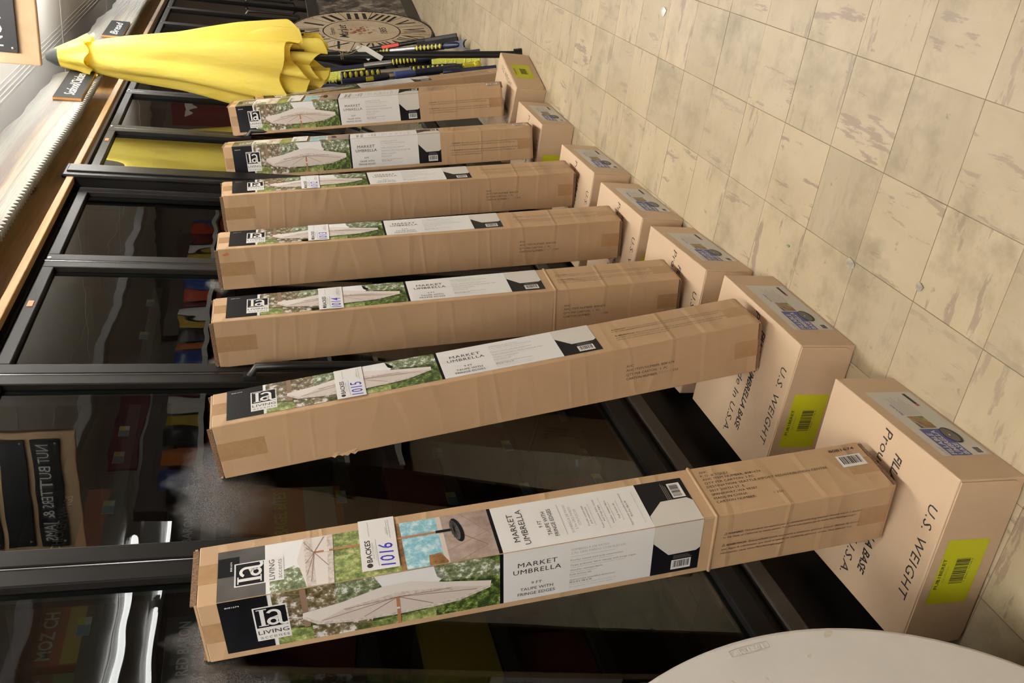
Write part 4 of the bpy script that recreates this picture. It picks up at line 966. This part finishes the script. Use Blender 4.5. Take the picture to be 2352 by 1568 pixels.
# ================================================================ big market clock
def aged(name):
    m, nt, b = nodes_of(name)
    n = noise(nt, 3.2, 6, 0.7)
    r = ramp(nt, n.outputs[0], [(0.30, (0.34, 0.16, 0.09)), (0.40, (0.56, 0.44, 0.30)), (0.6, (0.66, 0.56, 0.41))])
    nt.links.new(r.outputs[0], b.inputs['Base Color']); b.inputs['Roughness'].default_value = 0.6
    return m
M['clock_face'] = aged('aged_paper'); M['clock_ink'] = plain('clock_black', (0.022, 0.016, 0.014), 0.6); M['rust'] = plain('rust_stain', (0.36, 0.15, 0.08), 0.7, var=0.4, vscale=30)
RC = 0.571
mw = tilt(6.5, 6.2); mw.translation = (7.712, 1.199, 0.5685)
ck = thing('wall_clock', 'large round cream clock with roman numerals standing on the floor against the freezer', 'clock', mw)
MB().lathe([(RC-0.004, -0.03), (RC, -0.026), (RC, -0.004), (RC-0.004, 0.0)], 'clock_face', 96).build('dial', ck)
rm = MB()
rm.lathe([(RC, -0.031), (RC+0.006, -0.028), (RC+0.006, 0.001), (RC-0.006, 0.003), (RC-0.012, 0.0006)], 'clock_ink', 96, cap=False); rm.build('rim', ck)
d = Decal((0, 0, 0.0), (1, 0, 0), (0, 1, 0), 0.0004)
for k in range(60):
    w = 2*PI*k/60; r0, r1 = RC-0.035, RC-0.022
    d.line((r0*math.sin(w), r0*math.cos(w)), (r1*math.sin(w), r1*math.cos(w)), 0.008, 'clock_ink', 1)
for k in range(96):
    w, w2 = 2*PI*k/96, 2*PI*(k+1)/96
    d.poly([(0.30*math.cos(w), 0.30*math.sin(w)), (0.31*math.cos(w), 0.31*math.sin(w)), (0.31*math.cos(w2), 0.31*math.sin(w2)), (0.30*math.cos(w2), 0.30*math.sin(w2))], 'clock_ink', 1)
for k in range(12):
    w = 2*PI*(k+0.5)/12
    d.line((0.31*math.sin(w), 0.31*math.cos(w)), (0.56*math.sin(w), 0.56*math.cos(w)), 0.006, 'clock_ink', 1)
for k, num in enumerate(('XII', 'I', 'II', 'III', 'IIII', 'V', 'VI', 'VII', 'VIII', 'IX', 'X', 'XI')):
    w = 2*PI*k/12; dv = (math.sin(w), math.cos(w)); du = (math.cos(w), -math.sin(w))
    ww = {1: 0.035, 2: 0.11, 3: 0.16, 4: 0.19}.get(len(num), 0.1) if num not in ('V', 'X') else 0.11
    d.text(num, 0.335*dv[0], 0.335*dv[1], ww, 0.185, 'clock_ink', 2, du=du, dv=dv, align='C', off=0.01)
d.text('Farmers', 0, 0.215, 0.19, 0.042, 'clock_ink', 2, align='C', shear=0.1); d.text('Market', 0, 0.115, 0.36, 0.075, 'clock_ink', 2, align='C', shear=0.3, off=0.01); d.text('1885', 0, -0.20, 0.17, 0.06, 'clock_ink', 2, align='C')
rq = random.Random(5)
for k in range(46): d.ell((rq.gauss(0.0, 0.045), rq.gauss(0.0, 0.05)), rq.uniform(0.004, 0.02), rq.uniform(0.004, 0.018), 'rust', 1, 9)
d.build('dial_print', ck)

# ================================================================ framed picture behind the clock
M['frame_black'] = plain('frame_black', (0.022, 0.019, 0.016), 0.4)
M['picture'] = foliage('picture_print', [(0.38, (0.02, 0.018, 0.018)), (0.48, (0.10, 0.085, 0.075)), (0.56, (0.28, 0.24, 0.20)), (0.66, (0.5, 0.46, 0.44))], 6)
mw = tilt(9, 8); mw.translation = (8.75, 1.135, 0.475)
t = thing('framed_picture', 'dark framed picture leaning behind the big clock', 'picture', mw)
FW, FH = 0.62, 0.475
MB().box((-FW+0.09, -FH+0.09, -0.02), (FW-0.09, FH-0.09, -0.008), 'picture').build('print', t)
for lo, hi in (((-FW, -FH, -0.03), (FW, -FH+0.1, 0.0)), ((-FW, FH-0.1, -0.03), (FW, FH, 0.0)), ((-FW, -FH+0.1, -0.03), (-FW+0.1, FH-0.1, 0.0)), ((FW-0.1, -FH+0.1, -0.03), (FW, FH-0.1, 0.0))):
    MB().box(lo, hi, 'frame_black', bev=0.006).build('frame_bar', t)

# ================================================================ wooden fascia, slabs and signs above the freezers
def wood(name, c0, c1, stretch, scale=6, rough=0.55):
    m, nt, b = nodes_of(name)
    n = noise(nt, scale, 6, 0.65, stretch)
    r = ramp(nt, n.outputs[0], [(0.32, c0), (0.55, c1), (0.72, tuple(min(1, x*1.15) for x in c1))])
    v = noise(nt, 3.0, 1, 0.4, (1.0, 1, 4.0)); kr = ramp(nt, v.outputs[0], [(0.24, (0.25, 0.15, 0.08)), (0.29, (1, 1, 1))])
    mx = N(nt, 'ShaderNodeMix', data_type='RGBA', blend_type='MULTIPLY'); mx.inputs['Factor'].default_value = 1.0
    nt.links.new(r.outputs[0], mx.inputs['A']); nt.links.new(kr.outputs[0], mx.inputs['B']); nt.links.new(mx.outputs['Result'], b.inputs['Base Color'])
    b.inputs['Roughness'].default_value = rough
    return m
M['pine_board'] = wood('pine_board', (0.24, 0.13, 0.04), (0.34, 0.20, 0.07), (0.5, 4, 9))
M['sign_wood'] = wood('sign_plywood', (0.55, 0.36, 0.20), (0.64, 0.44, 0.26), (3, 1.5, 1.5), 4)
xx = [-0.8, 2.06, 4.5, 6.94, 9.38, 12.7]
fa = struct(MB().box((-0.8, 1.318, 2.155), (12.74, 1.34, 2.19), 'pine_board').build('trim_1'))
for a, e in zip(xx[:-1], xx[1:]):
    MB().box((a+0.001, 1.312, 2.16), (e-0.001, 1.345, 2.42), 'pine_board').build('board', fa)
    MB().box((a+0.001, 1.285, 2.137), (e-0.001, 1.316, 2.165), 'pine_board', bev=0.003).build('ledge', fa)
def slab_mat():
    m, nt, b = nodes_of('slab_wood')
    tc = N(nt, 'ShaderNodeTexCoord'); sp = N(nt, 'ShaderNodeSeparateXYZ'); nt.links.new(tc.outputs['Object'], sp.inputs[0])
    n = noise(nt, 3.0, 7, 0.62, (0.25, 1, 9.0)); n0 = noise(nt, 1.2, 2, 0.5, (0.5, 1, 1.0))
    a = N(nt, 'ShaderNodeMath', operation='MULTIPLY_ADD'); a.inputs[1].default_value = 0.13; nt.links.new(n.outputs[0], a.inputs[0]); nt.links.new(sp.outputs[2], a.inputs[2])
    a1 = N(nt, 'ShaderNodeMath', operation='MULTIPLY_ADD'); a1.inputs[1].default_value = 0.12; nt.links.new(n0.outputs[0], a1.inputs[0]); nt.links.new(a.outputs[0], a1.inputs[2])
    a2 = N(nt, 'ShaderNodeMath', operation='MULTIPLY_ADD'); a2.inputs[1].default_value = 3.4; a2.inputs[2].default_value = -0.27; nt.links.new(a1.outputs[0], a2.inputs[0])
    # grain bands of the board, from the sawn edge up to the bark edge
    r = ramp(nt, a2.outputs[0], [(0.10, (0.24, 0.23, 0.20)), (0.28, (0.21, 0.195, 0.155)), (0.34, (0.11, 0.09, 0.07)), (0.40, (0.20, 0.18, 0.12)), (0.47, (0.14, 0.09, 0.04)), (0.53, (0.06, 0.036, 0.024)), (0.62, (0.075, 0.05, 0.036)), (0.68, (0.11, 0.11, 0.085)), (0.80, (0.09, 0.095, 0.075)), (0.88, (0.04, 0.026, 0.018))])
    nt.links.new(r.outputs[0], b.inputs['Base Color']); b.inputs['Roughness'].default_value = 0.45
    n2 = noise(nt, 30, 5, 0.7, (0.08, 1, 3)); bump(nt, n2.outputs[0], 0.5, 0.01, b)
    return m
M['slab'] = slab_mat()
def slab(label, x0, x1, tw, seed, taper0, taper1):
    rnd = random.Random(seed)
    pts = []
    n = int((x1-x0)/0.034)
    for k in range(n+1):                       # sawn lower edge: fine teeth
        x = x0+(x1-x0)*k/n
        u = 0.006*math.sin(x*2.1+seed)
        pts.append((x, -0.004+u)); 
        if k < n: pts.append((x+0.024*(x1-x0)/n/0.034, 0.015+u))
    m_ = 60
    for k in range(m_+1):                      # live upper edge
        f = 1-k/m_; x = x0+(x1-x0)*f
        z = tw + 0.012*math.sin(x*3.3+seed)+0.007*math.sin(x*8.1)+0.004*math.sin(x*19+seed)
        if f < taper0: z *= 0.35+0.65*math.sin(f/taper0*PI/2)
        if 1-f < taper1: z *= 0.35+0.65*math.sin((1-f)/taper1*PI/2)
        pts.append((x, z))
    b = MB()
    nlow = 2*n+1
    low = [p for p in pts[:nlow]]; up = list(reversed(pts[nlow:]))
    def zup(x):
        f = (x-x0)/(x1-x0)*m_; i = min(int(f), m_-1); u = f-i
        return up[i][1]*(1-u)+up[i+1][1]*u
    vs, fs = [], []
    rows = 6
    for (x, zl) in low:
        for j in range(rows+1):
            u = j/rows; vs.append((x, 0.0, zl+(zup(x)-zl)*u))
        for j in range(rows+1):
            u = j/rows; vs.append((x, 0.035, zl+(zup(x)-zl)*u))
    R_ = 2*(rows+1)
    for i in range(len(low)-1):
        a, e = i*R_, (i+1)*R_
        for j in range(rows):
            fs.append((a+j, e+j, e+j+1, a+j+1)); fs.append((a+rows+1+j, a+rows+2+j, e+rows+2+j, e+rows+1+j))
        fs.append((a, a+rows+1, e+rows+1, e)); fs.append((a+rows, e+rows, e+R_-1, a+R_-1))
    b.add(vs, fs, 'slab')
    e = (len(low)-1)*R_
    b.add([vs[0], vs[rows], vs[R_-1], vs[rows+1]], [(0, 1, 2, 3)], 'slab'); b.add([vs[e], vs[e+rows], vs[e+R_-1], vs[e+rows+1]], [(0, 1, 2, 3)], 'slab')
    o = b.build('live_edge_slab', None, (0, 1.20, 2.218))
    return tag(o, label, 'wood slab', 'live-edge slabs above the freezers')
slab('pale live-edge wood slab with sawtooth lower edge, under the longer chalkboard sign', 0.3, 5.50, 0.222, 1, 0.02, 0.03)
slab('pale live-edge wood slab holding the smaller chalkboard sign, farther along', 5.58, 9.4, 0.215, 4, 0.04, 0.03)
M['chalkboard'] = plain('chalkboard', (0.010, 0.010, 0.010), 0.75, spec=0.15); M['chalk'] = plain('chalk', (0.6, 0.58, 0.54), 0.9); M['sign_edge'] = plain('sign_edge_wood', (0.55, 0.27, 0.09), 0.6)
def chalk_sign(name, label, x, z, w, h, rot, txt, y=1.186):
    mw = Matrix.Translation((x, y, z)) @ Matrix.Rotation(rot, 4, 'Y')
    t = thing(name, label, 'sign', mw)
    MB().box((-w/2, 0.0, -h/2), (w/2, 0.012, h/2), 'sign_edge').build('board', t)
    MB().box((-w/2, -0.0008, -h/2), (w/2, 0.0, h/2), 'chalkboard').build('chalk_face', t)
    d = Decal((0, -0.0008, 0), (1, 0, 0), (0, 0, 1)); d.text(txt, 0, -h*0.2, w*0.80, h*0.42, 'chalk', 0, align='C', shear=0.35); d.build('chalk_lettering', t)
chalk_sign('chalkboard_sign', 'black chalkboard sign with handwritten Seafood/Chicken, left of the umbrella tip', 5.11, 2.296, 0.60, 0.125, -0.02, 'Seafood/Chicken')
chalk_sign('chalkboard_sign', 'smaller black chalkboard sign with handwritten Bread, right of the umbrella tip', 6.77, 2.285, 0.56, 0.118, -0.01, 'Bread')
# hanging aisle sign
hs = thing('aisle_sign', 'wooden aisle sign with black lettered strips hanging from the ceiling, top left corner', 'sign', loc=(3.136, 0.40, 2.07))
SWD = 0.29
MB().box((0.0, -SWD, 0.0), (0.02, SWD-0.007, 0.53), 'sign_wood', bev=0.004).build('board', hs)
M['sign_black'] = plain('sign_strip_black', (0.022, 0.022, 0.024), 0.45); M['letter_white'] = plain('sign_letter', (0.78, 0.77, 0.74), 0.5)
for k in range(4):
    MB().box((-0.008, -SWD+0.035, 0.058+k*0.115), (-0.0002, SWD-0.042, 0.153+k*0.115), 'sign_black', bev=0.002).build('strip', hs)
    for s in (-1, 1):
        MB().lathe([(0.001, 0.003), (0.004, 0.002), (0.005, 0.0)], 'silver', 10, Matrix.Translation((-0.0083, s*(SWD-0.056), 0.072+k*0.115)) @ Matrix.Rotation(-PI/2, 4, 'Y')).build('screw', hs)
d = Decal((-0.0086, 0, 0), (0, -1, 0), (0, 0, 1)); d.text('NUT BUTTERS & JAMS', 0.0, 0.097, 0.46, 0.042, 'letter_white', 0, align='C'); d.build('lettering', hs)
for s in (-1, 1):
    MB().tube([(0.01, s*0.2, 0.53), (0.01, s*0.2, CEIL-2.07-0.001)], 0.003, 'silver', 6).build('hanger_rod', hs)

# ================================================================ frozen packets seen through the glass
M['pk_red'] = plain('packet_red', (0.50, 0.07, 0.03), 0.5); M['pk_dark'] = plain('packet_dark', (0.03, 0.03, 0.03), 0.4); M['pk_orange'] = plain('packet_orange', (0.60, 0.16, 0.03), 0.5)
M['pk_cream'] = plain('packet_cream', (0.55, 0.50, 0.40), 0.5); M['pk_maroon'] = plain('packet_maroon', (0.18, 0.03, 0.03), 0.5); M['pk_green'] = plain('packet_green', (0.10, 0.20, 0.06), 0.5); M['pk_yellow'] = plain('packet_yellow', (0.6, 0.42, 0.05), 0.5)
def packet(label, x0, x1, z0, h, m, band=None, txt=None, y0=1.60, dp=0.22, tm='letter_white', ts=0.03):
    t = thing('frozen_food_box', label, 'box', loc=((x0+x1)/2, y0, z0), group='frozen food boxes behind the glass')
    w = (x1-x0)/2
    MB().box((-w, 0, 0.0), (w, dp, h), m, bev=0.002).build('carton', t)
    if band: MB().box((-w+0.004, -0.0006, h*0.08), (w-0.004, -0.0001, h*0.36), band).build('band', t)
    if txt:
        d = Decal((0, -0.0008, 0), (1, 0, 0), (0, 0, 1)); d.text(txt, 0, h*0.52, w*1.6, ts, tm, 0, align='C', off=0.02); d.build('lettering', t)
packet('red cheese snack box behind the first glass door', 1.58, 1.76, 1.802, 0.135, 'pk_red', 'pk_yellow', 'MOZ CH')
packet('dark red box beside the red cheese snack box', 1.37, 1.56, 1.802, 0.15, 'pk_maroon', 'pk_green', 'MOZZARELLA')
packet('black chicken wings box with a striped corner behind the second door', 1.93, 2.21, 1.802, 0.205, 'pk_dark', 'pk_red', 'CHICKEN WINGS', ts=0.022)
packet('maroon chicken box next to the black chicken wings box', 1.77, 1.925, 1.802, 0.19, 'pk_maroon', 'pk_yellow', 'FRIDAYS', ts=0.03)
packet('dark pizza box with a red outlined name, first door', 1.50, 1.70, 1.532, 0.11, 'pk_dark', 'pk_maroon', 'RED BARON', ts=0.026)
packet('cream pizza box left of the dark pizza box', 1.28, 1.48, 1.532, 0.10, 'pk_cream', 'pk_yellow')
packet('dark pizza box behind the second door, lower shelf', 1.86, 2.10, 1.532, 0.135, 'pk_dark', 'pk_cream', 'RED BARON', ts=0.024)
packet('orange bagel snack box on the shelf behind the second door', 1.95, 2.18, 1.205, 0.30, 'pk_orange', 'pk_cream', 'BAGEL BITES', y0=1.60, tm='tag_yellow', ts=0.035)
packet('maroon box below the shelf of pizza boxes', 1.68, 1.93, 1.205, 0.30, 'pk_maroon', 'pk_red')
for k, (x0, z0, mt) in enumerate(((1.45, 0.895, 'pk_yellow'), (1.75, 0.895, 'pk_green'), (2.10, 0.895, 'pk_maroon'), (1.35, 0.665, 'pk_maroon'), (1.85, 0.665, 'pk_yellow'), (2.4, 0.665, 'pk_maroon'), (1.6, 0.425, 'pk_green'), (2.0, 0.425, 'pk_red'), (2.45, 1.205, 'pk_dark'), (2.75, 1.532, 'pk_dark'))):
    packet(('yellow', 'green', 'dark red', 'maroon', 'mustard yellow', 'wine red', 'dull green', 'bright red', 'black', 'charcoal')[k]+' frozen box faintly seen on '+('the middle shelf', 'the middle shelf', 'the middle shelf', 'the second lowest shelf', 'the second lowest shelf', 'the second lowest shelf', 'the bottom shelf', 'the bottom shelf', 'the fourth shelf', 'the fifth shelf')[k], x0, x0+0.22, z0, 0.17, mt, None, None, 1.62)

# ================================================================ opposite gondola, seen only in the glass
M['gondola'] = plain('gondola_steel', (0.16, 0.13, 0.11), 0.5); M['rail'] = plain('price_rail', (0.75, 0.74, 0.70), 0.4)
gd = thing('shelving_unit', 'grey snack shelving across the aisle, mirrored in the freezer glass', 'shelving', loc=(6.6, -2.0, 0))
MB().box((0, -0.45, 0.0), (6.5, -0.40, 2.35), 'gondola').build('back_panel', gd)
for z in (0.15, 0.62, 1.08, 1.50, 1.86):
    MB().box((0, -0.40, z-0.03), (6.5, 0.0, z), 'gondola').build('shelf', gd)
    MB().box((0, 0.0, z-0.045), (6.5, 0.008, z+0.005), 'rail').build('price_rail', gd)
for x in (0.0, 3.2, 6.45): MB().box((x, -0.40, 0), (x+0.04, -0.36, 2.35), 'gondola').build('upright', gd)
bagcol = ['pk_red', 'blue_pack', 'pk_orange', 'pk_dark', 'pk_yellow', 'letter_white', 'pk_maroon']
k = 0
for z in (1.50, 1.86):
    x = 6.75
    while x < 12.9:
        w = 0.24
        c = bagcol[k % 7]
        b = MB(); n = 8
        prof = [(0.02, 0.0), (0.10, 0.03), (0.19, 0.045), (0.27, 0.03), (0.30, 0.004)]
        vs = []; fs = []
        for (zz, dep) in [(0.0, 0.02)]+prof:
            for i in range(n+1):
                u = i/n; vs.append(((u-0.5)*w, dep*math.sin(PI*u)+0.001, zz))
            for i in range(n+1):
                u = i/n; vs.append(((u-0.5)*w, -dep*math.sin(PI*u)-0.001, zz))
        rr = 2*(n+1)
        for j in range(len(prof)):
            for i in range(n):
                fs.append((j*rr+i, j*rr+i+1, (j+1)*rr+i+1, (j+1)*rr+i)); fs.append((j*rr+n+1+i+1, j*rr+n+1+i, (j+1)*rr+n+1+i, (j+1)*rr+n+1+i+1))
        t = b.add(vs, fs, c, True).build('snack_bag', None, (x, -2.12, z+0.002))
        cname = {'pk_red': 'red', 'blue_pack': 'blue', 'pk_orange': 'orange', 'pk_dark': 'black', 'pk_yellow': 'yellow', 'letter_white': 'white', 'pk_maroon': 'maroon'}[c]
        tag(t, cname+' snack bag on the '+('upper' if z > 1.6 else 'lower')+' mirrored shelf across the aisle', 'bag', cname+' snack bags on the '+('upper' if z > 1.6 else 'lower')+' mirrored shelf')
        k += 1; x += 0.27+0.02*(k % 3)

bn = thing('wall_banner', 'maroon wall banner with a white letter Y, mirrored in the far freezer door', 'banner', loc=(13.99, -0.62, 1.62))
MB().box((-0.015, -0.46, 0.0), (0.0, 0.46, 0.85), 'pk_maroon').build('panel', bn)
d = Decal((-0.0155, 0, 0), (0, -1, 0), (0, 0, 1)); d.text('Y', 0, 0.16, 0.5, 0.52, 'letter_white', 0, align='C', off=0.03); d.build('lettering', bn)
MB().box((7.2, -2.33, 2.36), (8.9, -2.31, 2.62), 'pk_maroon', bev=0.004).build('header_board')
tag(bpy.data.objects['header_board'], 'maroon header board above the mirrored snack shelving', 'sign')
# ================================================================ scraps on the floor
def scrap(label, x, y, s, m, seed):
    rnd = random.Random(seed); b = MB(); n = 7
    vs = [(0, 0, 0.006*s/0.03)] + [(s*rnd.uniform(0.6, 1)*math.cos(2*PI*k/n), s*rnd.uniform(0.4, 0.8)*math.sin(2*PI*k/n), rnd.uniform(0.0006, 0.004)) for k in range(n)]
    vs += [(v[0]*0.97, v[1]*0.97, 0.0001) for v in vs[1:]]
    fs = [(0, k+1, (k+1) % n+1) for k in range(n)] + [(k+1, k+1+n, (k+1) % n+1+n, (k+1) % n+1) for k in range(n)] + [tuple(reversed(range(n+1, 2*n+1)))]
    o = b.add(vs, fs, m).build('floor_scrap', None, (x, y, 0.0)); return tag(o, label, 'scrap')
M['leaf_grey'] = plain('dry_leaf', (0.36, 0.32, 0.26), 0.8, var=0.3, vscale=60)
scrap('crumpled scrap of white paper on the far floor', 3.276, 0.336, 0.03, 'paper', 1)
scrap('curled grey leaf on the floor in front of the second box', 1.600, 0.688, 0.016, 'leaf_grey', 3)
scrap('flat grey chip on the floor near the third box', 1.851, 0.736, 0.022, 'leaf_grey', 5)
scrap('tiny green bit on the floor near the fourth box', 2.13, 0.80, 0.007, 'leaves_lt', 6)
